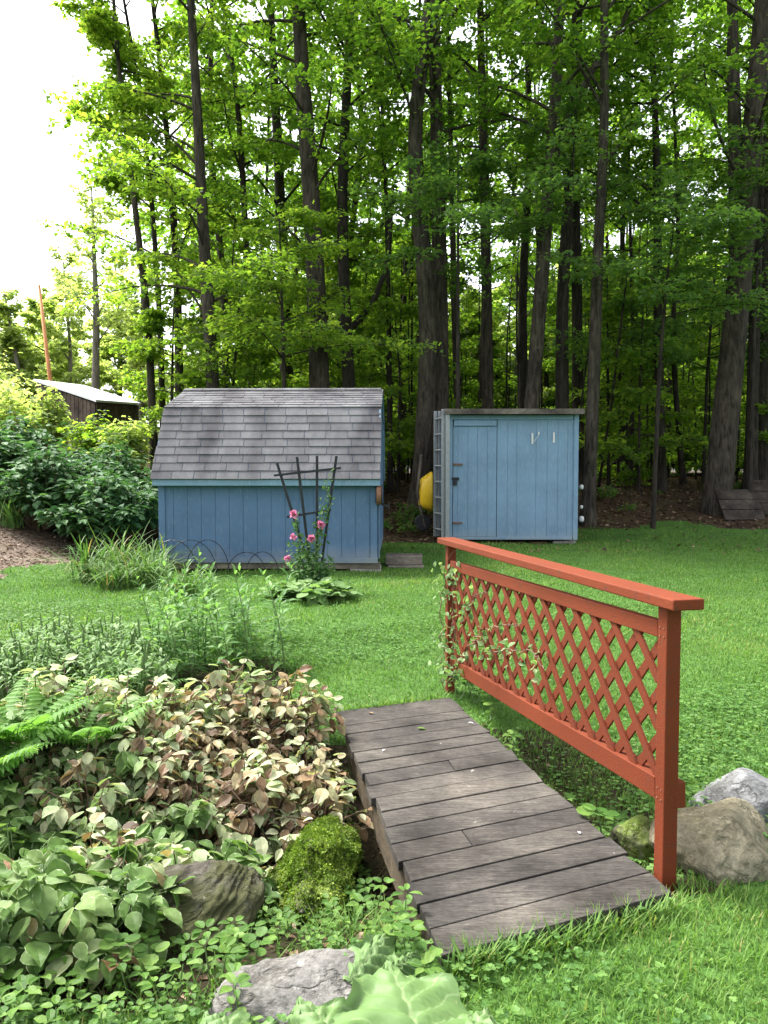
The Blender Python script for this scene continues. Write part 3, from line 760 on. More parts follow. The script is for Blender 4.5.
# ------------------------------------------------------------------ trees
def limb_crown(wood, leaf, rg, trunk_at, H, h0, nl, Lmax, nleaf, size, tpl, elev=(12, 50), low_long=True, sweep=None, droop=.18, twig_n=10):
    """limbs, twigs and flat sprays of leaves along them"""
    pos, tan, nor, siz, rn = [], [], [], [], []
    for i in range(nl):
        f = (i + rg.random()) / nl
        h = h0 + (H - h0) * f
        p0, r0 = trunk_at(h)
        az = sweep[0] + rg.normal(0, sweep[1]) if sweep is not None and rg.random() < sweep[2] else rg.random() * 2 * PI
        el = R(rg.uniform(*elev)) + .3 * f
        Ln = Lmax * (1 - .62 * f ** 1.4) * rg.uniform(.6, 1.1)
        d = np.array([math.cos(az) * math.cos(el), math.sin(az) * math.cos(el), math.sin(el)])
        s = np.linspace(0, 1, 7)
        bend = rg.normal(0, .12, 3)
        path = p0 + Ln * (s[:, None] * d + (s ** 2)[:, None] * (bend - np.array([0, 0, droop])))
        wood.tube(path, np.maximum(.005, min(r0 * .45, .008 + Ln * .009) * (1 - s) ** .8 + .003), 5, cap=False)
        for k in range(twig_n):
            u = .22 + .78 * (k + rg.random()) / twig_n
            j = min(5, int(u * 6)); q = path[j] + (path[j + 1] - path[j]) * (u * 6 - j)
            side = 1 if k % 2 else -1
            ta = az + side * rg.uniform(.5, 1.25)
            tl = Ln * rg.uniform(.20, .38) * (1.15 - u * .5)
            td = np.array([math.cos(ta), math.sin(ta), rg.normal(.05, .18)])
            tp_ = q + tl * (s[::2, None] * td + (s[::2] ** 2)[:, None] * np.array([0, 0, -.22]))
            wood.tube(tp_, [.008, .006, .004, .002], 3, cap=False)
            n = max(4, int(nleaf * rg.uniform(.6, 1.3) * (tl / (Lmax * .25)) ** .8))
            w = rg.random(n) ** .7
            base = q + tl * (w[:, None] * td + (w ** 2)[:, None] * np.array([0, 0, -.22]))
            off = rg.normal(0, 1, (n, 3)) * np.array([.15, .15, .06]) * (.6 + .25 * tl)
            pos.append(base + off)
            tan.append(unit(td + rg.normal(0, .55, (n, 3)) + np.array([0, 0, -.25])))
            nor.append(unit(np.array([0, 0, 1.0]) + rg.normal(0, .42, (n, 3))))
            siz.append(size * rg.uniform(.65, 1.25, n))
            rn.append(np.clip(rg.normal(.5, .22, n) + rg.normal(0, .12), 0, 1))
    leaf.leaves(np.concatenate(pos), np.concatenate(tan), np.concatenate(nor), np.concatenate(siz), tpl, np.concatenate(rn))

def make_tree(name, label, group, path, radii, H, h0, nl, Lmax, nleaf, size, bark, leafm, seed, tpl=TREE4, fork=None, flare=1.5, cat='tree', **kw):
    """path: world points up the trunk; base point is the foot"""
    rg = np.random.default_rng(seed)
    path = np.asarray(path, float); foot = path[0].copy()
    root = empty(name, foot, label, cat, group)
    pts = path - foot
    # resample the trunk
    zz = pts[:, 2]; hs = np.linspace(0, zz[-1], 34)
    hs = np.sort(np.concatenate([hs, [.12, .3, .55]]))
    cxs = np.stack([np.interp(hs, zz, pts[:, 0]), np.interp(hs, zz, pts[:, 1]), hs], 1)
    ker = np.array([.25, .5, .25])
    for a in (0, 1):
        for _ in range(3): cxs[1:-1, a] = np.convolve(cxs[:, a], ker, 'valid')
    rr = np.interp(hs, zz, radii)
    rr = rr * (1 + (flare - 1) * np.exp(-hs / .35))
    cxs[0, 2] = -.25
    wood = MB(); wood.tube(cxs, rr, 12, rough=.05, seed=seed)
    def at(h):
        return np.array([np.interp(h, hs, cxs[:, 0]), np.interp(h, hs, cxs[:, 1]), h]), float(np.interp(h, hs, rr))
    if fork:
        for fp, fr in fork:
            fp = np.asarray(fp, float) - foot
            s = np.linspace(0, 1, 12); i = np.linspace(0, 1, len(fp))
            wood.tube(np.stack([np.interp(s, i, fp[:, a]) for a in range(3)], 1), np.interp(s, i, np.linspace(fr[0], fr[1], len(fp))), 9, rough=.05, seed=seed + 3)
    leaf = MB()
    limb_crown(wood, leaf, rg, at, H, h0, nl, Lmax, nleaf, size, tpl, **kw)
    wood.build('trunk', bark, root, smooth=True)
    leaf.build('crown', leafm, root)
    return root

def px_tree(label, Y, pix, wpx, H, h0, nl, Lmax, nleaf, seed, bark='bark', leaf='leaf_maple', name='maple_tree', size=.12, fork=None, group='trees along the wood edge', **kw):
    pts = [P(x, y, Y) for x, y in pix]
    foot = pts[0].copy()
    # drop the foot to the ground along the first segment
    dirv = (pts[0] - pts[1]) / (pts[1][2] - pts[0][2])
    gz_ = G(foot[0], Y)
    foot = foot + dirv * (foot[2] - gz_); foot[2] = gz_
    top = pts[-1] + (pts[-1] - pts[-2]) / (pts[-1][2] - pts[-2][2]) * max(.5, (gz_ + H) - pts[-1][2]) * np.array([.6, .6, 1])
    path = [foot] + [p for p in pts if p[2] > gz_ + .4] + [top]
    r = wpx * .88 / F * Y / 2
    n = len(path)
    zz = np.array([p[2] for p in path]); zr_ = (zz - zz[0]) / (zz[-1] - zz[0])
    rad = r * (1.08 - .95 * zr_ ** 1.3)
    fk = None
    if fork:
        fk = []
        for fpx, w0, w1 in fork:
            fk.append(([P(x, y, Y + .1) for x, y in fpx], (w0 / F * Y / 2, w1 / F * Y / 2)))
    return make_tree(name, label, group, path, rad, H, h0, nl, Lmax, int(nleaf * 1.85), size, M[bark], M[leaf], seed, fork=fk, **kw)

px_tree('tall straight maple rising behind the left half of the gambrel roof', 16.8, [(214, 400), (208, 300), (202, 210), (198, 120), (191, 10)], 15, 18, 3.8, 28, 3.2, 26, 101, leaf='leaf_edge', fork=None)
px_tree('thick maple rising behind the right half of the gambrel roof', 17.6, [(320, 400), (317, 300), (311, 190), (303, 90), (298, 0)], 23, 20, 5.6, 26, 3.8, 28, 102, bark='bark')
px_tree('slim dark trunk close beside the thick maple behind the gambrel roof', 18.6, [(350, 400), (346, 330), (341, 210), (346, 100), (352, 0)], 14, 20, 5.5, 24, 3.4, 26, 103, bark='bark_dark',
        fork=[([(350, 330), (372, 305), (388, 265), (392, 200)], 7, 4)])
px_tree('curving pale-barked front stem of the trunk pair in the gap between the sheds', 17.4, [(421, 478), (428, 380), (428, 300), (417, 190), (413, 120), (424, 50), (431, 0)], 21, 20, 8.2, 22, 4.0, 26, 104, bark='bark_grey')
px_tree('straight dark rear stem of the trunk pair in the gap between the sheds', 18.0, [(440, 470), (440, 300), (438, 190), (436, 90), (434, 0)], 19, 20, 8.2, 22, 4.0, 26, 105, bark='bark')
px_tree('straight dark tree rising behind the left half of the storage shed', 19.5, [(488, 420), (487, 300), (484, 180), (481, 60), (480, 0)], 13, 19, 7.4, 22, 3.6, 26, 106)
px_tree('grey tree leaning right behind the middle of the storage shed', 17.0, [(530, 420), (538, 330), (547, 210), (556, 100), (560, 0)], 17, 19, 8.0, 22, 3.8, 26, 107, bark='bark_grey',
        fork=[([(550, 175), (566, 120), (592, 70), (625, 20), (640, -20)], 9, 4)])
px_tree('dark trunk rising behind the right half of the storage shed', 19.0, [(562, 420), (562, 300), (572, 150), (576, 0)], 15, 19, 8.0, 20, 3.4, 24, 108, bark='bark_dark')
px_tree('slim grey tree standing at the right end of the storage shed', 16.2, [(588, 516), (593, 400), (598, 250), (605, 120), (604, 0)], 14, 18, 7.2, 22, 3.6, 26, 109, bark='bark_grey', size=.125)
px_tree('dark slender tree on the earth bank between the storage shed and the thick leaning trunk', 19.6, [(661, 486), (658, 330), (657, 160), (650, 0)], 11, 18, 6.4, 22, 3.6, 26, 110, bark='bark_dark')
px_tree('thickest tree, its trunk leaning right and forking high up', 17.2, [(715, 508), (727, 400), (738, 300), (747, 190), (757, 90), (764, 0)], 28, 21, 7.0, 28, 4.6, 28, 111, bark='bark', flare=1.2,
        fork=[([(737, 265), (735, 150), (733, 60), (731, -40)], 15, 9)], sweep=(PI * 1.15, .8, .5))
px_tree('dark straight trunk just right of the thickest leaning tree', 18.8, [(750, 488), (753, 380), (757, 250), (762, 100), (764, 0)], 13, 19, 7.0, 22, 3.8, 26, 112, bark='bark_dark')
px_tree('dark trunk at the right border behind the board panels', 19.6, [(762, 486), (764, 300), (768, 100)], 12, 19, 6.0, 22, 3.8, 26, 113, bark='bark_dark')
px_tree('slender leaning tree at the open left margin of the wood', 18.5, [(153, 430), (149, 330), (138, 230), (128, 150), (118, 60)], 9, 15, 6.6, 24, 1.9, 36, 114, leaf='leaf_edge', bark='bark', sweep=(PI, .9, .25), size=.115)
px_tree('second slender stem right of the open left margin tree', 19.5, [(163, 430), (160, 320), (152, 200), (140, 90), (120, -20)], 7, 16, 6.4, 24, 2.2, 32, 115, leaf='leaf_edge', bark='bark_dark', sweep=(PI, .9, .4), size=.115)
px_tree('dark leafy tree between the left margin stems and the tall straight maple', 20.5, [(180, 430), (178, 300), (172, 190), (160, 60), (152, 0)], 10, 17, 4.5, 26, 2.8, 30, 116, leaf='leaf_edge', bark='bark_dark')
px_tree('thin dark trunk between the two maples behind the gambrel roof', 20.0, [(253, 420), (250, 320), (245, 220), (238, 100), (222, 0)], 9, 18, 5.0, 24, 3.6, 28, 117, bark='bark_dark')
px_tree('shaded trunk just left of the thick maple behind the gambrel roof', 21.5, [(288, 420), (284, 300), (279, 170), (272, 40)], 15, 19, 6, 22, 3.6, 26, 118, bark='bark_dark')
px_tree('thin straight trunk in the gap just right of the gambrel shed', 19.2, [(390, 470), (389, 330), (387, 220), (380, 60)], 6, 16, 6.5, 20, 3.0, 24, 119, bark='bark_dark')
px_tree('thin trunk just right of the trunk pair between the sheds', 20.4, [(459, 440), (455, 330), (452, 200), (447, 0)], 8, 17, 7, 20, 3.2, 24, 120, bark='bark')
px_tree('shaded trunk left of the grey leaning tree behind the storage shed', 22.0, [(524, 430), (522, 300), (530, 150), (526, 0)], 11, 18, 7, 20, 3.4, 24, 121, bark='bark_dark')
px_tree('dark trunk second from the right end of the storage shed', 21.0, [(578, 430), (577, 300), (575, 150), (580, 0)], 13, 18, 7, 20, 3.4, 24, 122, bark='bark_dark')
px_tree('very thin trunk left of the slender tree on the earth bank', 21.5, [(631, 486), (633, 330), (629, 180), (626, 0)], 5, 15, 6, 20, 2.8, 24, 123, bark='bark_dark')
px_tree('thin trunk with a bent stem right of the slender tree on the earth bank', 21.0, [(684, 488), (676, 400), (672, 330), (679, 230), (672, 60)], 6, 16, 6, 20, 3.0, 24, 124, bark='bark_dark')

# low leafy maples along the edge whose sprays hang in front of the trunks
us = [(16.2, 458, 8.0, 2.7, 'feathery young maple spreading pale sprays before the trunk pair'),
      (15.9, 655, 7.0, 3.0, 'young maple hanging dark sprays over the earth bank by the storage shed'),
      (15.6, 285, 6.4, 2.6, 'leafy young maple spreading sprays above the gambrel ridge'),
      (17.0, 752, 8.4, 3.2, 'young maple hanging sprays in front of the thickest tree'),
      (17.2, 560, 8.8, 2.8, 'young maple with high sprays above the storage shed'),
      (17.4, 225, 5.2, 2.6, 'bushy young maple low behind the left end of the gambrel roof'),
      (18.2, 168, 4.4, 2.2, 'light green bushy maple at the left rear corner of the gambrel shed'),
      (20.5, 610, 6.0, 2.8, 'shadowed young maple deep behind the earth bank'),
      (20.5, 705, 6.0, 2.8, 'shadowed young maple between the slender and thickest trees')]
for i, (Y, px, H, Lm, lab) in enumerate(us):
    p = P(px, 400, Y); x = p[0]
    gz = G(x, Y)
    lean = rng.normal(0, .25, 2)
    path = [(x, Y, gz), (x + lean[0] * .4, Y + .1, gz + H * .5), (x + lean[0], Y + lean[1], gz + H)]
    low = (5.6, 4.0, 3.4, 5.0, 6.2, 2.0, .8, 3.0, 3.0)[i]
    if i in (5, 6): low = .8
    make_tree('young_maple', lab, 'young maples along the wood edge', path, [.05, .04, .012], H, low, (16, 16, 18, 16, 14, 26, 28, 14, 14)[i], Lm, 46, .10, M['bark_dark'], M['leaf_edge' if i in (2, 5, 6) else 'leaf_under'], 300 + i, tpl=TREE,
              flare=1.2, elev=(-4, 22), droop=.22, twig_n=11)

# deeper forest: copied trees and saplings
BIG = []
for k in range(5):
    H = 19 + k * .8; rg2 = np.random.default_rng(400 + k)
    b = rg2.normal(0, .35, (4, 2))
    path = [(0, 0, 0), (b[0, 0] * .4, b[0, 1] * .4, 4), (b[1, 0], b[1, 1], 9), (b[2, 0] * 1.5, b[2, 1] * 1.5, H)]
    BIG.append(make_tree('forest_tree', 'slender tree deep in the wood behind the edge trees', 'deep forest trees', path, [.10 + .018 * k, .085 + .014 * k, .07, .015], H - 2, 5.2 + .4 * k, 22, 3.6, 26, .17, M['bark_dark'], M['leaf_maple'], 410 + k, flare=1.3))
SAP = []
for k in range(4):
    H = 5.0 + k * 1.0; rg2 = np.random.default_rng(500 + k); b = rg2.normal(0, .2, (3, 2))
    path = [(0, 0, 0), (b[0, 0] * .5, b[0, 1] * .5, H * .5), (b[1, 0], b[1, 1], H)]
    SAP.append(make_tree('forest_sapling', 'thin leafy sapling in the shade deep in the wood', 'forest saplings', path, [.035, .028, .01], H, .5, 26, 1.9, 24, .13, M['bark_dark'], M['leaf_edge'], 520 + k, elev=(-5, 25), droop=.2))
def left_limit(y): return -4.2 - (y - 18) * .27
used_src = set()
pts_ = []
tries = 0
while len(pts_) < 44 and tries < 6000:
    tries += 1
    y = 22 + 22 * rng.random() ** .9; x = rng.uniform(left_limit(y), .56 * y + 3)
    if all((x - a) ** 2 + (y - b) ** 2 > 2.6 ** 2 for a, b in pts_): pts_.append((x, y))
for i, (x, y) in enumerate(pts_):
    src = BIG[i % 5]
    loc = (x, y, G(x, y)); rz = rng.random() * 6.28; s = rng.uniform(.9, 1.25)
    if i < 5: src.location = loc; src.rotation_euler = (0, 0, rz); src.scale = (s, s, s)
    else: dup(src, loc, rz, s)
pts2 = []; tries = 0
while len(pts2) < 80 and tries < 9000:
    tries += 1
    y = 18.8 + 26 * rng.random() ** 1.2; x = rng.uniform(left_limit(y) + .5, .54 * y + 2)
    if y < 21 and 0.6 < x < 9 and rng.random() < .5: continue
    if all((x - a) ** 2 + (y - b) ** 2 > 1.2 ** 2 for a, b in pts2): pts2.append((x, y))
for i, (x, y) in enumerate(pts2):
    src = SAP[i % 4]
    loc = (x, y, G(x, y)); rz = rng.random() * 6.28; s = rng.uniform(.8, 1.35)
    if i < 4: src.location = loc; src.rotation_euler = (0, 0, rz); src.scale = (s, s, s)
    else: dup(src, loc, rz, s)
for i in range(44):
    y = rng.uniform(38, 52); x = rng.uniform(left_limit(y) + 1, .56 * y + 3); src = BUSH if i else None
    if src is None:
        BUSH = src = empty('wood_bush', (0, 0, 0), 'leafy bush coloured pale as if sunlit far behind the trunks at the other side of the wood', 'bush', 'bushes at the far side of the wood')
        wd, lf = MB(), MB()
        limb_crown(wd, lf, np.random.default_rng(560), lambda h: (np.array([0, 0, h]), .05), 6.5, .2, 34, 2.6, 40, .22, TREE4, elev=(0, 35))
        wd.build('stem', M['bark_dark'], src); lf.build('foliage', M['leaf_pale'], src)  # the bleached leaf colour carries part of the sunlit look
    loc = (x, y, G(x, y) - .1)
    if i == 0: src.location = loc
    else: dup(src, loc, rng.random() * 6.28, rng.uniform(1.1, 1.8))
for i, (px, y) in enumerate(((-10, 50), (25, 56), (60, 54), (88, 58), (118, 52), (145, 50), (5, 44), (48, 47))):
    x = (px - 384) / F * y
    dup(BUSH, (x, y, G(x, y) - .1), i * 1.7, rng.uniform(1.0, 1.5), label='pale leafy bush in the far row beyond the lean-to', group='far row of bushes beyond the lean-to')
# bare thin poles of dead or light-starved saplings seen between the trunks
POLE = None
for i in range(46):
    y = rng.uniform(19, 30); x = rng.uniform(left_limit(y) + 2, .5 * y)
    if POLE is None:
        m = MB(); m.tube([(0, 0, -.2), (.05, .02, 2.5), (-.02, .05, 5), (.06, 0, 8)], [.035, .03, .024, .008], 6)
        for k in range(10):
            h = 2 + k * .6; a = rng.random() * 6.28; m.tube([(0.02, 0, h), (.5 * math.cos(a), .5 * math.sin(a), h + .4)], [.01, .003], 4)
        POLE = m.build('sapling_stem', M['bark_dark'], smooth=True); tag(POLE, 'bare thin sapling stem in the shade between the trunks', 'sapling', 'bare sapling stems'); o = POLE
    else:
        o = POLE.copy(); COL.objects.link(o)
    o.location = (x, y, G(x, y)); s = rng.uniform(.7, 1.3); o.scale = (s, s, rng.uniform(.8, 1.2)); o.rotation_euler = (rng.normal(0, .05), rng.normal(0, .06), rng.random() * 6)

# far trees left beyond the lean-to, glare painted into pale leaf and bark
far = [(96, 40, 330, 9, 13.2, 'pale tree with a straight visible trunk right of the rusty pole', 5), (70, 46, 350, 5, 11, 'pale rounded tree behind the lean-to roof', 3),
       (18, 44, 380, 7, 8.5, 'pale thin-leaved tree with bare leaning stems at the left border', 2.5), (-20, 46, 380, 6, 9, 'pale bushy tree past the left border', 2.5),
       (140, 42, 380, 6, 10, 'pale bushy tree between the lean-to and the wood', 2), (45, 52, 380, 6, 10, 'pale far tree rising just behind the rusty pole', 3), (120, 52, 350, 6, 13, 'tall pale far tree at the wood edge behind the lean-to', 3)]
for i, (px, Y, py, w, H, lab, h0) in enumerate(far):
    x = (px - 384) / F * Y; gz = G(x, Y)
    path = [(x, Y, gz), (x + .2, Y, gz + H * .5), (x - .1 + rng.normal(0, .3), Y, gz + H)]
    r = w / F * Y / 2
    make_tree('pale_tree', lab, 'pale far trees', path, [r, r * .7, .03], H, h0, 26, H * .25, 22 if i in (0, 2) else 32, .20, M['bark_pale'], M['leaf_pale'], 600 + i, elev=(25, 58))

# ------------------------------------------------------------------ shrubs, clumps and flowers
def shrub_mesh(rg, H, W, nst, nl, size, tpl=OVATE):
    wood, leaf = MB(), MB()
    pos, tan, nor, siz = [], [], [], []
    for i in range(nst):
        az = rg.random() * 6.28; sp = rg.random() ** .6 * W
        tip = np.array([math.cos(az) * sp, math.sin(az) * sp, H * (1 - .45 * (sp / W) ** 2) * rg.uniform(.7, 1.05)])
        s = np.linspace(0, 1, 6)[:, None]
        path = np.array([math.cos(az), math.sin(az), 0]) * .12 * W * (1 - s) + tip * s * np.array([1, 1, 1]) + np.array([0, 0, .15 * H]) * s * (1 - s)
        wood.tube(path, np.linspace(.014, .004, 6), 5, cap=False)
        u = rg.uniform(.3, 1.0, nl) ** .7
        base = np.stack([np.interp(u, s[:, 0], path[:, k]) for k in range(3)], 1)
        a2 = rg.random(nl) * 6.28; od = np.stack([np.cos(a2), np.sin(a2), rg.normal(.15, .25, nl)], 1)
        pos.append(base + od * (rg.random((nl, 1)) ** .8) * .22 * W); tan.append(unit(od + np.array([0, 0, -.35]))); nor.append(unit(np.array([0, 0, 1]) + rg.normal(0, .35, (nl, 3)) + od * .4))
        siz.append(size * rg.uniform(.6, 1.2, nl))
    leaf.leaves(np.concatenate(pos), np.concatenate(tan), np.concatenate(nor), np.concatenate(siz), tpl)
    return wood, leaf
shr = [(12.2, 105, 1.35, .95, 'dark green rounded shrub just left of the gambrel shed'), (12.6, 40, 1.35, 1.0, 'broad dark shrub above the bare dirt path'),
       (13.2, -5, 1.4, 1.0, 'dark shrub at the left border above the bare dirt path'), (13.8, 75, 1.45, 1.0, 'taller dark shrub standing behind the broad dark shrub'),
       (14.3, 140, 1.2, .9, 'dark shrub filling the gap behind the gambrel shed corner'), (15.0, 20, 1.7, 1.1, 'rear dark shrub below the lean-to'), (15.5, 105, 1.5, 1.0, 'rear dark shrub below the low roof end of the lean-to')]
for i, (Y, px, H, W, lab) in enumerate(shr):
    x = (px - 384) / F * Y
    root = empty('garden_shrub', (x, Y, G(x, Y)), lab, 'shrub', 'dark shrubs left of the shed')
    wd, lf = shrub_mesh(np.random.default_rng(700 + i), H, W, 46, 60, .15)
    wd.build('stem', M['stem_brown'], root); lf.build('foliage', M['leaf_shrub'], root)
lt = [(16.8, 128, 1.75, .8, 'yellow-green bush between the lean-to and the gambrel shed'), (18, 50, 2.0, .5, 'yellow-green bush in front of the dark lean-to wall'), (19, 8, 2.1, 1.2, 'yellow-green bush left of the lean-to'), (17.5, 98, 1.55, .9, 'yellow-green bush under the lean-to roof corner'), (22, -30, 3, 1.6, 'yellow-green bush past the left border')]
for i, (Y, px, H, W, lab) in enumerate(lt):
    x = (px - 384) / F * Y
    root = empty('light_bush', (x, Y, G(x, Y)), lab, 'bush', 'light bushes by the lean-to')
    wd, lf = shrub_mesh(np.random.default_rng(720 + i), H, W, 40, 50, .14)
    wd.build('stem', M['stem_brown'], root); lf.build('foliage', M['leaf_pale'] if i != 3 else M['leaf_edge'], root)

# low plants on the forest floor between the sheds and on the bank
for i in range(26):
    x, y = rng.uniform(-.2, 9), rng.uniform(16.6, 19.5)
    if i < 7: x, y = rng.uniform(.0, .75), rng.uniform(14.8, 17)
    if i == 0:
        fs = empty('forest_seedling', (x, y, G(x, y)), 'small green seedling on the brown forest floor', 'seedling', 'seedlings on the forest floor')
        wd, lf = shrub_mesh(np.random.default_rng(740), .35, .28, 7, 8, .11)
        wd.build('stem', M['stem_brown'], fs); lf.build('foliage', M['leaf_under'], fs)
    else:
        dup(fs, (x, y, G(x, y)), rng.random() * 6, rng.uniform(.5, 1.3))

def strap_clump(rg, n, L, w, spread=.6):
    mb = MB()
    for i in range(n):
        az = rg.random() * 6.28; l = L * rg.uniform(.6, 1.15); lean = rg.uniform(.25, 1) * spread
        s = np.linspace(0, 1, 8)
        r = l * lean * s ** 1.3; z = l * (s - .62 * lean * s ** 2.4)
        b = np.array([rg.normal(0, .1), rg.normal(0, .1), 0])
        c = b + np.stack([math.cos(az) * r, math.sin(az) * r, z], 1)
        sd = np.array([-math.sin(az), math.cos(az), 0]); wd = w * rg.uniform(.7, 1.2) * (1 - s ** 3 * .95) * (.6 + .4 * np.minimum(1, s * 4))
        v = np.stack([c - sd * wd[:, None] / 2, c + sd * wd[:, None] / 2], 1).reshape(-1, 3)
        q = [(2 * k, 2 * k + 1, 2 * k + 3, 2 * k + 2) for k in range(7)]
        a = np.zeros((16, 3)); a[:, 0] = np.repeat(s, 2); a[:, 1] = .5; a[:, 2] = rg.random()
        mb.add(v, q, a=a)
    return mb
dl = [(9.9, 118, .95, 'wide arching strap-leaved clump against the left end of the gambrel shed'), (9.6, 88, .8, 'strap-leaved clump nearest the bare dirt path'), (9.3, 140, .75, 'strap-leaved clump with yellowing leaves at the shed corner'), (10.2, 152, .8, 'narrow strap-leaved clump touching the shed front corner'), (9.0, 110, .55, 'short strap-leaved clump on the lawn edge'), (8.6, 185, .5, 'short grassy clump in front of the left shed wall')]
for i, (Y, px, L_, lab) in enumerate(dl):
    x = (px - 384) / F * Y
    o = strap_clump(np.random.default_rng(760 + i), 100, L_ * .95, .020, 1.3).build('daylily_clump', M['leaf_lily']); o.location = (x, Y, G(x, Y))
    tag(o, lab, 'daylily', 'daylily clumps by the gambrel shed')
# small ferny plants at the far left by the path
o = strap_clump(np.random.default_rng(790), 60, .7, .03, .9).build('daylily_clump', M['leaf_lily']); p = on_ground(12, 528); o.location = p
tag(o, 'strap-leaved clump at the left border above the dirt path', 'daylily', 'daylily clumps by the gambrel shed')

# wire hoops along the shed front
for i, (px, w) in enumerate(((172, .34), (190, .36), (207, .30), (246, .26), (262, .22))):
    c = P(px, 560, 10.2); a = np.linspace(0, PI, 14)
    o = MB().tube(np.stack([w * np.cos(a), .04 * np.sin(a), (.48 if i < 3 else .3) * np.sin(a)], 1), .006, 5).build('wire_hoop', M['iron'], smooth=True)
    o.location = (c[0], 10.2, G(c[0], 10.2))
    tag(o, 'thin dark wire hoop stuck in the ground before the left shed wall', 'wire hoop', 'wire hoops at the shed wall')

# trellis with climbing rose
tY = 8.9
tr = empty('trellis', (P(312, 590, tY)[0], tY, G(-.85, tY)), 'black fan-shaped trellis standing before the gambrel shed', 'trellis')
to = np.array(tr.location)
for (ax_, ay_), (bx_, by_) in (((277, 463), (307, 560)), ((297, 457), (311, 572)), ((317, 456), (317, 572)), ((336.5, 456), (322, 560))):
    a, b = P(ax_, ay_, tY), P(bx_, by_, tY); b = a + (b - a) * 1.25
    MB().beam(a - to, b - to, .03, .022, (0, 1, 0)).build('stake', M['iron'], tr)
for i, ((ax_, ay_), (bx_, by_)) in enumerate((((274, 475.5), (341, 468)), ((287, 517), (331, 510)))):
    MB().beam(P(ax_, ay_, tY - .025) - to, P(bx_, by_, tY - .025) - to, .022, .026, (0, 0, 1)).build('crossbar', M['iron'], tr)
rb = np.array([P(314, 590, tY)[0], tY - .12, G(-.8, tY)])
rose = empty('climbing_rose', rb, 'leafy rose with pink blooms climbing the black trellis', 'rose')
rg = np.random.default_rng(800)
wd, lf = MB(), MB()
tips = [P(332, 470, tY - .1), P(327, 490, tY - .1), P(318, 520, tY - .1), P(294, 516, tY - .1), P(321, 526, tY - .1), P(312, 540, tY - .15), P(294, 538, tY - .15), P(302, 548, tY - .2), P(330, 560, tY - .2), P(318, 560, tY - .3), P(305, 570, tY - .3), P(288, 560, tY - .2), P(324, 575, tY - .3), P(336, 585, tY - .3), P(300, 582, tY - .3)]
for k, t in enumerate(tips):
    s = np.linspace(0, 1, 8)[:, None]; tt = t - rb
    path = tt * s + np.array([0, 0, .1]) * s * (1 - s) + rg.normal(0, .02, (8, 3)) * (s > 0)
    wd.tube(path, np.linspace(.007, .003, 8), 5, cap=False)
    n = 95 if k > 4 else 34
    u = rg.uniform(.25 if k > 4 else .5, 1, n)
    base = np.stack([np.interp(u, s[:, 0], path[:, a]) for a in range(3)], 1) + rg.normal(0, .055 if k > 4 else .03, (n, 3))
    lf.leaves(base, unit(rg.normal(0, 1, (n, 3)) + (0, 0, -.1)), unit(rg.normal(0, .6, (n, 3)) + (0, -.4, 1)), .055 * rg.uniform(.6, 1.2, n), OVATE)
wd.build('stem', M['stem'], rose); lf.build('foliage', M['leaf_rose'], rose)
for k in (3, 4, 5, 6, 11):
    fl = MB(); n = 34; c = tips[k] - rb + np.array([0, -.06, .02])
    dirs = unit(rg.normal(0, 1, (n, 3)) + (0, -.6, .3))
    fl.leaves(c + dirs * .012, dirs, unit(rg.normal(0, 1, (n, 3))), (.045 if k in (4, 5, 3) else .032) * rg.uniform(.7, 1.1, n), ROUND)
    fl.build('bloom', M['petal_pink'], rose)
# low leafy plants at the rose's foot
for i, (px, Y, s) in enumerate(((325, 8.3, 1.0), (300, 8.4, .9), (285, 8.5, .8))):
    x = (px - 384) / F * Y
    if i == 0:
        mal = empty('mallow_plant', (x, Y, G(x, Y)), 'low broad-leaved plant in the grass at the foot of the rose', 'plant', 'low plants at the rose foot')
        wd, lf = shrub_mesh(np.random.default_rng(820), .22, .32, 16, 12, .12, ROUND)
        wd.build('stem', M['stem'], mal); lf.build('foliage', M['leaf_grey'], mal)
    else: dup(mal, (x, Y, G(x, Y)), i * 2.0, s)

# tall leafy stalks (phlox) in the bed
def stalk(rg, H, nn, size, tpl=LANCE, spread=.08):
    wd, lf = MB(), MB()
    s = np.linspace(0, 1, 7); bend = rg.normal(0, spread, 2)
    path = np.stack([bend[0] * s ** 2, bend[1] * s ** 2, H * s], 1)
    wd.tube(path, np.linspace(.006, .003, 7), 5, cap=False)
    for k in range(nn):
        h = .12 + .88 * k / (nn - 1); q = np.array([np.interp(h, s, path[:, a]) for a in range(3)])
        a0 = k * PI / 2 + rg.normal(0, .3)
        for a in (a0, a0 + PI):
            el = .15 + .9 * h ** 4 + rg.normal(0, .15)
            dd = np.array([math.cos(a) * math.cos(el), math.sin(a) * math.cos(el), math.sin(el)])
            lf.leaves([q], [dd], [unit(np.array([0, 0, 1.0]) - dd * .2 + rg.normal(0, .15, 3))], [size * (1.1 - .5 * h ** 3) * rg.uniform(.8, 1.2)], tpl)
    return wd, lf
PH = []
spots = []
for i in range(46):
    px = rng.uniform(150, 290); Y = rng.uniform(4.9, 6.4)
    x = (px - 384) / F * Y
    if x > -.62: continue
    spots.append((x, Y))
for i, (x, Y) in enumerate(spots):
    lab = 'tall green leafy stalk in the bed between the lawn and the fading leaves'
    if i < 4:
        root = empty('phlox_stalk', (x, Y, G(x, Y)), lab, 'stalk', 'tall leafy stalks in the bed')
        wd, lf = stalk(np.random.default_rng(840 + i), .54 + .05 * i, 12, .145); wd.build('stem', M['stem'], root); lf.build('foliage', M['leaf_phlox'], root); PH.append(root)
    else: dup(PH[i % 4], (x, Y, G(x, Y)), rng.random() * 6.28, rng.uniform(.65, 1.12), tilt=(rng.normal(0, .07), rng.normal(0, .07)))
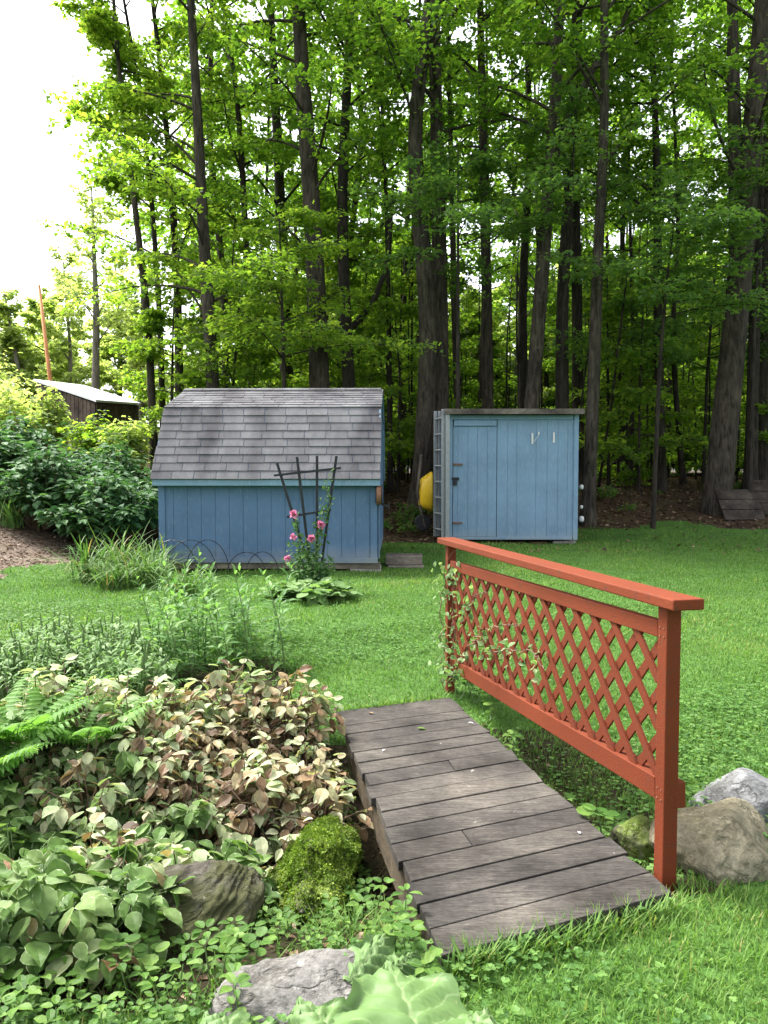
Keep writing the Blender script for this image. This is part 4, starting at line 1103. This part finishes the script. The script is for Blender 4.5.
# grey-green plants with white flowers to the left of the stalks
WF = []
for i in range(22):
    px = rng.uniform(-40, 165); Y = rng.uniform(4.4, 6.0); x = (px - 384) / F * Y
    if i < 3:
        root = empty('white_flower_plant', (x, Y, G(x, Y)), 'grey-green plant bearing a few tiny white flowers left of the tall stalks', 'plant', 'white-flowered plants in the bed')
        rg = np.random.default_rng(870 + i)
        wd, lf = shrub_mesh(rg, .42, .24, 16, 18, .065, LANCE); wd.build('stem', M['stem'], root); lf.build('foliage', M['leaf_grey'], root)
        fl = MB()
        for k in range(3):
            c = np.array([rg.normal(0, .06), rg.normal(0, .06), rg.uniform(.38, .46)]); a = np.arange(5) * 1.2566
            fl.leaves(np.tile(c, (5, 1)), np.stack([np.cos(a), np.sin(a), np.full(5, .3)], 1), (0, 0, 1), .017, ROUND)
        if i == 2: fl.build('blossom', M['petal_white'], root)
        WF.append(root)
    else: dup(WF[i % 2], (x, Y, G(x, Y)), rng.random() * 6.28, rng.uniform(.7, 1.15), label='grey-green leafy plant in the bed left of the tall stalks')
for i in (0, 1): WF[i]['label'] = 'grey-green leafy plant in the bed left of the tall stalks'

# variegated plants: arching leaf stalks ending in leaflets
def leafy_mound(rg, n, H, W, size, nlf=5, flop=.5):
    wd, lf = MB(), MB()
    for i in range(n):
        az = rg.random() * 6.28; r = rg.random() ** .6 * W; h = H * rg.uniform(.6, 1.1) * (1 - .4 * (r / W) ** 2)
        s = np.linspace(0, 1, 6)[:, None]; tip = np.array([math.cos(az) * r, math.sin(az) * r, h])
        path = tip * s * np.array([1, 1, 0]) * s + np.array([0, 0, h]) * (1.25 * s - .25 * s ** 3) + rg.normal(0, .008, (6, 3))
        wd.tube(path, np.linspace(.004, .0018, 6), 4, cap=False)
        tint = np.clip(rg.normal(.5, .27), 0, 1)
        for k in range(nlf):
            u = 1 if k == 0 else rg.uniform(.72, .98)
            q = np.array([np.interp(u, s[:, 0], path[:, a]) for a in range(3)])
            a2 = az + (0 if k == 0 else (1 if k % 2 else -1) * rg.uniform(.6, 1.5))
            dd = np.array([math.cos(a2), math.sin(a2), rg.normal(-.25, .3) * (1 + flop)])
            lf.leaves([q + unit(dd) * .012], [dd], [unit(np.array([0, 0, 1.]) + dd * .3 + rg.normal(0, .25, 3))], [size * rg.uniform(.65, 1.2)], OVATE, [np.clip(tint + rg.normal(0, .13), 0, 1)], [rg.uniform(.9, 1.25)])
    return wd, lf
VP, VG = [], []
def PV(ps):
    # plants nearest the bridge are the withering ones
    ps = sorted(ps, key=lambda p: p[0] / p[1]); n = len(ps)
    first = [ps[4], ps[12], ps[20], ps[n - 4], ps[n - 14], ps[n - 24]]
    return first + [p for p in ps if not any(p is f for f in first)]
def scatter(n, pxr, pyr, acc, mind, clear=.04):
    out = []; t = 0
    while len(out) < n and t < 20000:
        t += 1
        px, py = rng.uniform(*pxr), rng.uniform(*pyr)
        if not acc(px, py): continue
        p = on_ground_fast(px, py)
        if deck_in(np.array([p[0]]), np.array([p[1]]), clear)[0]: continue
        if all((p[0] - a[0]) ** 2 + (p[1] - a[1]) ** 2 > mind ** 2 for a in out): out.append(p)
    return out
Yt = np.linspace(1.4, 12, 900)
def on_ground_fast(px, py):
    u, v = (px - 384) / F, (512 - py) / F; dy, dz = ca + v * sa, v * ca - sa; k = Yt / dy
    i = np.argmax(CAMZ + dz * k <= ground(u * k, Yt)); return np.array([u * k[i], Yt[i], float(ground(u * k[i], Yt[i]))])
# foot points: pixel where the plant meets the soil (plants rise ~100 px above)
def inside_var(px, py): return py > 735 + max(0, (px - 60)) * .02 and px < 335 - (py - 880) * .25 * (py > 880)
for i, p in enumerate(PV(scatter(95, (40, 330), (745, 885), inside_var, .125, .19))):
    if i < 6:
        root = empty('fading_plant', p, 'variegated plant with pale cream leaves turning brown in the foreground bed', 'plant', 'fading variegated plants')
        wd, lf = leafy_mound(np.random.default_rng(900 + i), 22, .36, .17, .060, 7, 1.0); wd.build('stem', M['stem_brown'], root); lf.build('foliage', M['leaf_var_pale' if i < 3 else 'leaf_var_brown'], root); VP.append(root)
        if i > 2: root['label'] = 'withering variegated plant with tan and brown leaves in the bed beside the footbridge'; root['group'] = 'withering variegated plants'
    else: dup(VP[i % 3 + (3 if 384 + F * p[0] / p[1] + rng.normal(0, 25) > 165 and rng.random() < .8 else 0)], p, rng.random() * 6.28, rng.uniform(.7, 1.3))
def inside_green(px, py): return px < 205 - max(0, py - 900) * 1.2 and py > 790 + max(0, px - 60) * .5
for i, p in enumerate(scatter(62, (-70, 205), (790, 985), inside_green, .13)):
    if i < 5:
        root = empty('variegated_plant', p, 'green variegated plant with pale leaf margins in the near left bed', 'plant', 'green variegated plants')
        wd, lf = leafy_mound(np.random.default_rng(930 + i), 17, .36, .19, .086, 6, .8); wd.build('stem', M['stem'], root); lf.build('foliage', M['leaf_var_green'], root); VG.append(root)
    else: dup(VG[i % 5], p, rng.random() * 6.28, rng.uniform(.7, 1.15))

for k, (px, Y, s_) in enumerate(((105, 2.66, 1.1), (140, 2.70, 1.0), (175, 2.74, 1.05), (205, 2.78, .95), (85, 2.56, 1.1), (228, 2.8, .8))):
    x = (px - 384) / F * Y; dup((VG if k % 2 else VP)[k % 5], (x, Y, G(x, Y) + .02), k * 1.9, s_)
for k, (px, Y, s_) in enumerate(((292, 3.16, .85), (318, 3.22, .8), (275, 3.05, .9))):
    x = (px - 384) / F * Y; dup(VP[k % 6], (x, Y, G(x, Y)), k * 2.3, s_)
# ferns
def frond(rg, L, arch, az, col_shift=0):
    mb = MB(); s = np.linspace(0, 1, 20)
    r = L * (s * .85); z = L * (.75 * s - arch * s ** 2)
    c = np.stack([math.cos(az) * r, math.sin(az) * r, z], 1)
    mb.tube(c, np.linspace(.0035, .001, 20), 4, cap=False)
    tg = unit(np.gradient(c, axis=0)); sd = np.array([-math.sin(az), math.cos(az), 0])
    for k in range(2, 20):
        w = L * .24 * math.sin(PI * min(1, (.16 + .84 * s[k])) ** .75) * (1 - .15 * s[k]) + .006
        nn = np.cross(tg[k], sd); nn = nn if nn[2] > 0 else -nn
        for sg in (-1, 1):
            dirv = unit(sg * sd + tg[k] * .35 + np.array([0, 0, -.18]))
            mb.leaves([c[k]], [dirv], [nn + rg.normal(0, .12, 3)], [w * rg.uniform(.9, 1.08)], LANCE, [np.clip(rg.normal(.5, .2), 0, 1)], [1.0])
    return mb
frn = [((18, 800), .52, 12, 'large light green fern at the left border of the foreground bed'), ((88, 800), .44, 10, 'light green fern spreading over the fading leaves'), ((-30, 850), .52, 9, 'fern half outside the left border'),
       ((130, 720), .36, 8, 'small yellow-green fern before the white-flowered plants'), ((68, 735), .38, 8, 'small upright fern behind the large fern'), ((190, 728), .30, 7, 'smallest fern at the foot of the tall stalks')]
for i, ((px, py), L_, n, lab) in enumerate(frn):
    p = on_ground_fast(px, py); rg = np.random.default_rng(950 + i)
    root = empty('fern', p + (0, 0, .27 if i < 3 else .05), lab, 'fern', 'ferns in the foreground bed')
    for k in range(n):
        frond(rg, L_ * rg.uniform(.8, 1.15), rg.uniform(.25, .55), k * 6.283 / n + rg.normal(0, .2)).build('frond', M['leaf_fern'], root)

# low seedlings in the gully
GC = []
def inside_gc(px, py):
    xr = 300 + (py - 850) * 1.05
    return px < min(xr + 60, 440) and py > 860 and not (250 < px < 380 and py > 965) and py > 1000 - px * .42
kinds = [('heart-leaved green seedling in the near gully bed', ROUND), ('pointed-leaved green seedling in the near gully bed', OVATE)]
for i, p in enumerate(scatter(92, (-20, 440), (850, 1060), inside_gc, .075)):
    k = 1 if i % 7 else 0
    if i < 6:
        root = empty('gully_seedling', p, kinds[k][0], 'seedling', 'green seedlings in the gully')
        rg = np.random.default_rng(980 + i); wd, lf = MB(), MB()
        tops = [(np.array([g * rg.uniform(.02, .045), rg.normal(0, .02), 0]), rg.uniform(.07, .13)) for g in (-1, 1)]
        wd.tube([tops[0][0] + (0, 0, tops[0][1]), tops[0][0] * .5 + (0, 0, .02), (0, 0, 0), tops[1][0] * .5 + (0, 0, .02), tops[1][0] + (0, 0, tops[1][1])], [.002, .0025, .003, .0025, .002], 4, cap=False)
        for b, h in tops:
            for lev, nn, sz in ((.55, 4, .029), (1, 5, .037)):
                for q in range(nn):
                    a = q * 6.283 / nn + lev * 2 + rg.normal(0, .2); dd = np.array([math.cos(a), math.sin(a), rg.uniform(-.1, .35)])
                    lf.leaves([b + (0, 0, h * lev) + dd * .01], [dd], [unit((0, 0, 1) - dd * .2 + rg.normal(0, .12, 3))], [sz * rg.uniform(.75, 1.2)], kinds[k][1], None, 1.05)
        wd.build('stem', M['stem'], root); lf.build('foliage', M['leaf_ground'], root); GC.append(root)
    else:
        src = GC[1 + i % 5 if k else 0]
        r = dup(src, p, rng.random() * 6.28, rng.uniform(.5, 1.15))
# vine seedlings along the far right edge of the deck
for i, p in enumerate([rp(t, 0, o) for t, o in ((.16, .03), (.2, .12), (.42, .1), (.6, .06), (.75, .05), (.86, .06), (.93, .1), (.9, -.02), (.8, .12))]):
    p[2] = G(p[0], p[1]) + (.02 if i > 3 else .0)
    dup(GC[i % 4], p, i * 1.3, 1.35 if i != 0 else 1.7, label='green seedling growing beside the deck under the lattice railing', group='seedlings under the railing')

# broad leaves in the near foreground
def broad_leaf(rg, L, W, cup=.1, wav=.15):
    mb = MB(); nu, nv = 22, 21; v = []; a = []
    for i in range(nu):
        for j in range(nv):
            u = i / (nu - 1); t = j / (nv - 1) * 2 - 1
            w = W * (math.sin(PI * min(1, .10 + .90 * u) ** .72) ** .7) * (1 + .085 * math.sin(u * 23 + 2 * np.sign(t)))
            y = t * w; x = L * u - .12 * L * (abs(t) ** 2) * (1 - u) * 1.5
            vein = .017 * abs(math.sin((u * 6.0 - abs(t) * 2.0) * PI)) * (1 - abs(t) * .5)
            z = cup * abs(t) ** 1.5 * W - .22 * L * u ** 2.2 + vein * 1.3 + wav * W * abs(t) ** 2 * math.sin(u * 15 + t * 3 + rg.random() * .3) + .012 * math.cos(t * 4) - .01 * (abs(t) < .04)
            v.append((x, y, z)); a.append((u, min(1, abs(t) * 1.2), .5))
    q = [(i * nv + j, (i + 1) * nv + j, (i + 1) * nv + j + 1, i * nv + j + 1) for i in range(nu - 1) for j in range(nv - 1)]
    return mb.add(v, q, a=a)
m_, nt, out = newmat('broad ribbed leaf')
a_ = attr(nt)
# side veins drawn from leaf coordinates
mm = N(nt, 'ShaderNodeMath', operation='MULTIPLY_ADD'); nt.links.new(a_[1], mm.inputs[0]); mm.inputs[1].default_value = -.30; nt.links.new(a_[0], mm.inputs[2])
pp = N(nt, 'ShaderNodeMath', operation='PINGPONG'); nt.links.new(mm.outputs[0], pp.inputs[0]); pp.inputs[1].default_value = .075
fv = ramp(nt, pp.outputs[0], [(0, (1, 1, 1)), (.012, (0, 0, 0))])
fm = ramp(nt, a_[1], [(.0, (1, 1, 1)), (.05, (0, 0, 0))])
nn = noise(nt, 9, 5, .65, coords(nt))
c = mixc(nt, nn, (.085, .165, .045), (.145, .235, .08))
c = mixc(nt, fv, c, (.19, .275, .115)); c = mixc(nt, fm, c, (.24, .32, .145))
c = mixc(nt, ramp(nt, noise(nt, 26, 3, .7, coords(nt)), [(.68, (0, 0, 0)), (.75, (.6, .6, .6))]), c, (.40, .38, .18))
p_ = principled(nt, None, c, .55, bump(nt, nn, .3, .01), .3)
tr_ = N(nt, 'ShaderNodeBsdfTranslucent'); nt.links.new(c, tr_.inputs[0]); mx = N(nt, 'ShaderNodeMixShader'); mx.inputs[0].default_value = .25
nt.links.new(p_.outputs[0], mx.inputs[1]); nt.links.new(tr_.outputs[0], mx.inputs[2]); nt.links.new(mx.outputs[0], out.inputs[0])
M['broad'] = m_
bl = empty('broad_leaf_plant', (.05, 1.62, G(.05, 1.62)), 'plant with huge pale green ribbed leaves before the bridge corner', 'plant')
bo = np.array(bl.location)
for i, (px, py, Y, L_, W_l, rz, rx, ry) in enumerate(((405, 1000, 1.78, .31, .19, 105, 8, -14), (322, 1024, 1.72, .20, .12, 130, 6, -16), (372, 955, 2.04, .20, .075, 50, 14, -25), (470, 1035, 1.7, .2, .12, 60, -8, -12), (225, 1030, 1.74, .16, .10, 140, 12, -10), (405, 965, 2.0, .10, .05, 30, 22, -30))):
    c = P(px, py, Y); rg = np.random.default_rng(1000 + i)
    mb = broad_leaf(rg, L_, W_l)
    mt = Matrix.Rotation(R(rz), 3, 'Z') @ Matrix.Rotation(R(ry), 3, 'Y') @ Matrix.Rotation(R(rx), 3, 'X')
    v = mb.v[0] - (L_ * .5, 0, 0); mb.v[0] = v @ np.array(mt).T + c - bo
    lo = mb.build('leaf', M['broad'], bl, smooth=True)
    b0 = (np.array([-L_ * .5, 0, 0]) @ np.array(mt).T) + c - bo
    ft = np.array([b0[0] * .5, b0[1] * .5, 0.0])
    MB().tube([ft, (ft + b0) / 2 + (0, 0, .02), b0], [.009, .007, .005], 7).build('leaf_stalk', M['stem'], bl, smooth=True)

# vine on the railing
vine = empty('climbing_vine', rp(1, 0, -.03), 'pale green vine climbing the far railing post and creeping through the lattice', 'vine')
vo = np.array(vine.location); rg = np.random.default_rng(1020); wd, lf = MB(), MB()
runs = [[rp(.99, .02, -.06), rp(.99, .3, -.06), rp(1.0, .6, -.055), rp(.97, .85, -.055), rp(.93, .93, -.03)],
        [rp(.97, .05, -.03), rp(.93, .35, -.03), rp(.95, .6, -.03), rp(.92, .84, -.03)],
        [rp(.96, .1, -.02), rp(.85, .35, -.02), rp(.7, .55, -.02), rp(.58, .62, -.03), rp(.5, .66, -.03)],
        [rp(.80, .42, -.02), rp(.68, .42, -.02), rp(.55, .50, -.03), rp(.42, .56, -.04), rp(.36, .52, -.06)],
        [rp(.90, .5, -.02), rp(.8, .68, -.02), rp(.7, .76, -.02)]]
dens = [60, 55, 46, 46, 18]
for run, n in zip(runs, dens):
    s = np.linspace(0, 1, 24); i = np.linspace(0, 1, len(run)); path = np.stack([np.interp(s, i, np.array(run)[:, a]) for a in range(3)], 1) - vo + rg.normal(0, .008, (24, 3))
    wd.tube(path, np.linspace(.004, .002, 24), 4, cap=False)
    for c_ in rg.random(max(3, n // 4)):
        q = np.array([np.interp(c_, s, path[:, a]) for a in range(3)])
        k = 6; b = q + rg.normal(0, .035, (k, 3))
        lf.leaves(b, unit(rg.normal(0, 1, (k, 3)) + (0, 0, -.4)), unit(rg.normal(0, .5, (k, 3)) - outw * .5 + (0, 0, .6)), .042 * rg.uniform(.6, 1.2, k), OVATE, None, 1.1)
wd.build('stem', M['stem_brown'], vine); lf.build('foliage', M['leaf_vine'], vine)

# ------------------------------------------------------------------ rocks
def rock(name, label, c, size, seed, mat, rot=(0, 0, 0), cuts=16, soft=9, strata=0, rough=.035, sub=6, cat='rock'):
    """angular stone: a ball trimmed by random planes, then weathered"""
    rg = np.random.default_rng(seed)
    bm = bmesh.new(); bmesh.ops.create_icosphere(bm, subdivisions=sub, radius=1)
    d = np.array([v.co[:] for v in bm.verts]); d /= np.linalg.norm(d, axis=1)[:, None]
    pn = unit(rg.normal(0, 1, (cuts, 3))); pd = rg.uniform(.72, 1.0, cuts)
    inv = np.clip(d @ pn.T, 1e-3, None) / pd
    r = 1 / (inv ** soft).sum(1) ** (1 / soft)
    r = np.minimum(r, 1.25)
    for v, di, ri in zip(bm.verts, d, r):
        p = Vector(di * ri); sv = Vector((seed * 3.1, seed * 1.7, seed * .9))
        k = 1 + rough * 2.2 * mnoise.noise(p * 1.7 + sv) + rough * mnoise.noise(p * 5 + sv) + rough * .5 * mnoise.noise(p * 14 + sv)
        if strata:
            h = (p.z * .8 - p.x * .45 + p.y * .3 + .12 * mnoise.noise(p * 1.5 + sv)) * strata
            k += .045 * mnoise.noise(Vector((7.3, seed, h))) + .03 * mnoise.noise(Vector((1.3, seed, h * 2.7)))
        v.co = Vector((p.x * size[0], p.y * size[1], p.z * size[2])) * k
    me = bpy.data.meshes.new(name); bm.to_mesh(me); bm.free()
    for f in me.polygons: f.use_smooth = True
    me.materials.append(mat)
    o = bpy.data.objects.new(name, me); COL.objects.link(o); o.location = c; o.rotation_euler = [R(a) for a in rot]
    return tag(o, label, cat)
M['rock_tan'] = rock_mat('tan rock', (.12, .105, .068), (.265, .24, .17), moss=(.07, .075, .03), mosslevel=.62)
M['rock_grey'] = rock_mat('grey rock', (.10, .105, .11), (.27, .275, .28))
M['rock_strata'] = rock_mat('layered rock', (.022, .02, .016), (.15, .14, .118), moss=(.045, .05, .016), strata=True, mosslevel=.41)
M['rock_moss'] = rock_mat('mossy rock', (.06, .06, .04), (.16, .15, .11), moss=(.09, .13, .02), mosslevel=.36)
M['rock_flat'] = rock_mat('flat grey rock', (.10, .098, .095), (.25, .24, .225))
def at(px, py, Y): return tuple(P(px, py, Y))
rock('boulder', 'big tan boulder behind the near railing post', at(712, 852, 2.84), (.20, .24, .205), 31, M['rock_tan'], (8, 14, -25), cuts=9, soft=18)
rock('boulder', 'pale grey boulder at the right border behind the tan one', at(748, 816, 3.16), (.245, .22, .165), 8, M['rock_grey'], (0, 8, 10), cuts=11, soft=16)
rock('stone', 'mossy stone peeping from under the deck at the railing', at(640, 856, 2.95), (.11, .12, .13), 12, M['rock_moss'], (0, 0, 20), cat='stone')
rock('boulder', 'layered mossy rock ledge under the foreground leaves', at(154, 940, 2.42), (.31, .2, .13), 5, M['rock_strata'], (4, -18, 20), strata=10, cuts=9, soft=16)
rock('boulder', 'flat grey rock at the bottom beside the huge leaves', at(306, 1015, 1.96), (.20, .17, .13), 9, M['rock_flat'], (0, 4, 10))
mr = rock('boulder', 'rounded rock thick with moss beside the deck', tuple(np.array(at(322, 830, 3.0)) * (1, 1, 0) + (0, 0, -.125)), (.118, .19, .10), 15, M['rock_moss'], (0, 0, 0), rough=.16, cuts=9)
for v in mr.data.vertices:
    f_ = 1 + .75 * min(1, max(0, (.06 - v.co.z) / .16)); v.co.x *= f_; v.co.y *= f_
# moss cushion grown over the rock
mv = np.array([v.co[:] for v in mr.data.vertices]); rg = np.random.default_rng(1050)
mv = mv[mv[:, 2] > -.1]; pick = rg.integers(0, len(mv), 22000); dv = unit(mv[pick] / np.array([.118, .19, .10]) ** 2)
lump = np.array([mnoise.noise(Vector(q * 16)) for q in mv[pick]])
pos_ = np.array(mr.location) + mv[pick] + dv * (.006 + .022 * np.clip(lump + .25, 0, 1)[:, None] * rg.random((22000, 1)))
ms = MB().leaves(pos_, unit(dv * .7 + rg.normal(0, .6, dv.shape)), unit(rg.normal(0, 1, dv.shape)), .011 * rg.uniform(.6, 1.3, 22000), TREE4, np.clip(.5 + lump * .6 + rg.normal(0, .2, 22000), 0, 1)).build('moss_cushion', M['moss'])
tag(ms, 'bright moss cushion covering the rounded rock beside the deck', 'moss', kind='stuff')

# ------------------------------------------------------------------ lawn grass, clover, litter
def shed_in(x, y): return ((x > -3.2) & (x < 0) & (y > 10.6) & (y < 13.9)) | ((x > sx0) & (x < sx1) & (y > sY) & (y < sY + 2.1))
def lawn_pts(dens, y0, y1, fn=None):
    area_w = lambda y: (.53 * y + .35)
    n = int(dens * (y1 - y0) * (area_w((y0 + y1) / 2) * 2))
    y = rng.uniform(y0, y1, n); x = rng.uniform(-1, 1, n) * (.53 * y + .35)
    ok = ~in_bed(x, y) & ~in_path(x, y) & ~in_forest(x, y) & ~deck_in(x, y, -.02) & ~shed_in(x, y)
    # right of the bridge the bed strip is grassy too
    s = (-(x - 0.3) * 0.22 + (y - 3.25) * 0.975)
    strip = in_bed(x, y) & (x > .95 - .24 * (y - 2.5)) & ~deck_in(x, y, .03)
    ok |= strip
    x, y = x[ok], y[ok]
    return x, y
gr = MB()
for dens, y0, y1, hh, ww in ((9000, 1.45, 2.6, .055, .0045), (7000, 2.6, 4.0, .052, .0048), (4200, 4.0, 6.5, .05, .006), (1900, 6.5, 9.5, .05, .009), (1300, 9.5, 13, .052, .010), (800, 13, 17, .055, .014)):
    x, y = lawn_pts(dens, y0, y1); n = len(x); z = ground(x, y)
    patch = .5 + .5 * np.sin(x * 3.1 + np.sin(y * 2.3) * 2) * np.sin(y * 2.7 + 1.3)
    a = rng.random(n) * 6.28; lean = rng.normal(.45, .3, n)
    T = np.stack([np.cos(a) * lean, np.sin(a) * lean, np.ones(n)], 1)
    Nn = np.stack([np.cos(a), np.sin(a), np.full(n, .1)], 1)
    h = hh * .78 * rng.uniform(.5, 1.35, n) * (.7 + .6 * patch)
    long_ = rng.random(n) < .02; h[long_] *= 1.7
    gr.leaves(np.stack([x, y, z - .006], 1), T, Nn, h, BLADE, np.clip(rng.normal(.45 + .30 * (patch - .5) + .16 * np.sin(x * .9 + 1.3 + np.sin(y)) * np.sin(y * .8), .22, n), 0, 1), ww * rng.uniform(.7, 1.3, n) / h)
n = 5200; y = rng.uniform(1.5, 3.2, n); x = rng.uniform(-1.2, .3, n)
k = in_bed(x, y) & ~deck_in(x, y, .0) & (np.sin(x * 7 + 2) * np.sin(y * 6) + rng.normal(0, .35, n) > .25); x, y = x[k], y[k]; n = len(x)
a = rng.random(n) * 6.28
gr.leaves(np.stack([x, y, ground(x, y)], 1), np.stack([np.cos(a) * .5, np.sin(a) * .5, np.ones(n)], 1), np.stack([np.cos(a), np.sin(a), np.full(n, .1)], 1), .085 * rng.uniform(.5, 1.4, n), BLADE, None, .06)
# longer blades against the deck's ends and around the stones
for (a0, b0), cnt in (((cNL, cNR), 900), ((cFL, cFR), 500)):
    t = rng.random(cnt); o_ = (unit(cNL - cFL) if a0 is cNL else unit(cFL - cNL)) * np.abs(rng.normal(0, .035, cnt))[:, None]
    p_ = a0 + (b0 - a0) * t[:, None] + o_; a = rng.random(cnt) * 6.28
    gr.leaves(np.stack([p_[:, 0], p_[:, 1], ground(p_[:, 0], p_[:, 1])], 1), np.stack([np.cos(a) * .5, np.sin(a) * .5, np.ones(cnt)], 1), np.stack([np.cos(a), np.sin(a), np.full(cnt, .1)], 1), .08 * rng.uniform(.5, 1.4, cnt), BLADE, None, .06)
tag(gr.build('lawn_grass', M['grass']), kind='stuff')
cl = MB()
for dens, y0, y1, sz in ((2200, 1.45, 2.6, .013), (1700, 2.6, 4.5, .012), (900, 4.5, 8, .013)):
    x, y = lawn_pts(dens, y0, y1)
    patch = np.sin(x * 2.7 + 2) * np.sin(y * 3.3) + np.sin(x * 1.1 - y * 1.7)
    k = patch + rng.normal(0, .5, len(x)) > .1; x, y = x[k], y[k]; n = len(x); z = ground(x, y) + rng.uniform(.02, .055, n)
    a0 = rng.random(n) * 6.28; s_ = sz * rng.uniform(.6, 1.25, n); r_ = rng.random(n); tl = rng.normal(0, .25, (n, 3)) + (0, 0, 1)
    for q in range(3):
        a = a0 + q * 2.094
        cl.leaves(np.stack([x, y, z], 1), np.stack([np.cos(a), np.sin(a), rng.normal(.05, .1, n)], 1), tl, s_, ROUND, r_, 1.1)
tag(cl.build('clover', M['clover']), kind='stuff')
# dead leaves on forest floor, dirt and deck side
lt_ = MB()
n = 26000; y = rng.uniform(13.8, 30, n); x = rng.uniform(-1, 1, n) * .56 * y
k = in_forest(x, y) & ~shed_in(x, y) & (x > -4); x, y = x[k], y[k]; n = len(x)
lt_.leaves(np.stack([x, y, ground(x, y) + rng.uniform(.005, .04, n)], 1), unit(rng.normal(0, 1, (n, 3)) * (1, 1, .25)), unit(rng.normal(0, .4, (n, 3)) + (0, 0, 1)), .10 * rng.uniform(.5, 1.2, n), TREE4)
n = 5000; y = rng.uniform(9, 12.6, n); x = rng.uniform(-7.5, -4.4, n); k = in_path(x, y); x, y = x[k], y[k]; n = len(x)
lt_.leaves(np.stack([x, y, ground(x, y) + .01], 1), unit(rng.normal(0, 1, (n, 3)) * (1, 1, .2)), unit(rng.normal(0, .3, (n, 3)) + (0, 0, 1)), .05 * rng.uniform(.4, 1.2, n), TREE4, np.clip(rng.normal(.7, .2, n), 0, 1))
n = 900; x, y = lawn_pts(9, 12.5, 16.5); n = len(x)
lt_.leaves(np.stack([x, y, ground(x, y) + .03], 1), unit(rng.normal(0, 1, (n, 3)) * (1, 1, .2)), unit(rng.normal(0, .3, (n, 3)) + (0, 0, 1)), .09 * rng.uniform(.4, 1.2, n), TREE4)
n = 2600; y = rng.uniform(1.9, 5.5, n); x = rng.uniform(-2.6, .9, n); k = in_bed(x, y); x, y = x[k], y[k]; n = len(x)
lt_.leaves(np.stack([x, y, ground(x, y) + .008], 1), unit(rng.normal(0, 1, (n, 3)) * (1, 1, .2)), unit(rng.normal(0, .3, (n, 3)) + (0, 0, 1)), .035 * rng.uniform(.4, 1.2, n), TREE4)
tag(lt_.build('leaf_litter', M['litter']), kind='stuff')
# short ground cover filling the bed between the plants
gc = MB(); n = 17000; y = rng.uniform(1.9, 6.0, n); x = rng.uniform(-4.2, .2, n)
k = in_bed(x, y) & ~deck_in(x, y, .02) & (np.sin(x * 5.3 + 1) * np.sin(y * 6.1) + rng.normal(0, .5, n) > -.25); x, y = x[k], y[k]; n = len(x)
gc.leaves(np.stack([x, y, ground(x, y) + rng.uniform(.01, .06, n)], 1), unit(rng.normal(0, 1, (n, 3)) * (1, 1, .3)), unit(rng.normal(0, .35, (n, 3)) + (0, 0, 1)), .023 * rng.uniform(.5, 1.4, n), OVATE, None, 1.1)
tag(gc.build('ground_cover', M['leaf_ground']), kind='stuff')
# few fallen leaves on deck
for i, (px, py, s, mt) in enumerate(((417, 733, .05, 'leaf_ground'), (372, 718, .045, 'litter'), (385, 755, .02, 'petal_white'), (468, 727, .03, 'petal_white'), (580, 843, .022, 'petal_white'))):
    Y = (CAMZ - DZ) * F / (py - 475); p = P(px, py, Y); p[2] = DZ + .008
    o = MB().leaves([p - p], [(math.cos(i * 2), math.sin(i * 2), 0)], [(0.1, .1, 1)], [s], OVATE, [.9]).build('fallen_leaf', M[mt]); o.location = p
    tag(o, ['fresh green leaf fallen on the deck boards', 'dry pale leaf fallen at the far left deck corner', 'tiny white petal on the left side of the deck', 'tiny white petal on the far boards near the railing', 'tiny white petal on the near deck boards'][i], 'leaf')

# ------------------------------------------------------------------ light, sky, camera
SUN_EL, SUN_AZ = 56, -55     # azimuth from +Y towards +X
w = bpy.data.worlds.new('World'); sc.world = w; w.use_nodes = True
nt = w.node_tree; nt.nodes.clear()
ow = nt.nodes.new('ShaderNodeOutputWorld'); bg = nt.nodes.new('ShaderNodeBackground'); sk = nt.nodes.new('ShaderNodeTexSky')
sk.sky_type = 'NISHITA'; sk.sun_disc = False; sk.sun_elevation = R(SUN_EL); sk.sun_rotation = R(SUN_AZ); sk.air_density = 1.0; sk.dust_density = 4.0; sk.ozone_density = 1.0
hsv = nt.nodes.new('ShaderNodeHueSaturation'); hsv.inputs['Saturation'].default_value = .32
nt.links.new(sk.outputs[0], hsv.inputs['Color']); nt.links.new(hsv.outputs[0], bg.inputs[0]); bg.inputs[1].default_value = .15
nt.links.new(bg.outputs[0], ow.inputs[0])
sl = bpy.data.lights.new('sun', 'SUN'); sl.energy = 2.5; sl.angle = R(15); sl.color = (1, .97, .92)
so = bpy.data.objects.new('sun', sl); COL.objects.link(so)
az, el = R(SUN_AZ), R(SUN_EL)
to_sun = Vector((math.sin(az) * math.cos(el), math.cos(az) * math.cos(el), math.sin(el)))
so.rotation_euler = to_sun.to_track_quat('Z', 'Y').to_euler(); so.location = (0, 0, 30)

cd = bpy.data.cameras.new('camera'); co = bpy.data.objects.new('camera', cd); COL.objects.link(co)
co.location = (0, 0, CAMZ); co.rotation_euler = (PI / 2 - PITCH, 0, 0)
cd.sensor_fit = 'VERTICAL'; cd.sensor_height = 24; cd.lens = F / 1024 * 24
cd.clip_start = .05; cd.clip_end = 1500
sc.camera = co
sc.view_settings.view_transform = 'Standard'; sc.view_settings.look = 'None'; sc.view_settings.gamma = 1; sc.view_settings.exposure = 2.0
sc.render.engine = 'CYCLES'
cy_ = sc.cycles
cy_.max_bounces = 8; cy_.diffuse_bounces = 4; cy_.glossy_bounces = 2; cy_.transmission_bounces = 6; cy_.transparent_max_bounces = 4
cy_.use_denoising = True
try: cy_.denoiser = 'OPENIMAGEDENOISE'
except Exception: pass
cy_.sample_clamp_indirect = 6
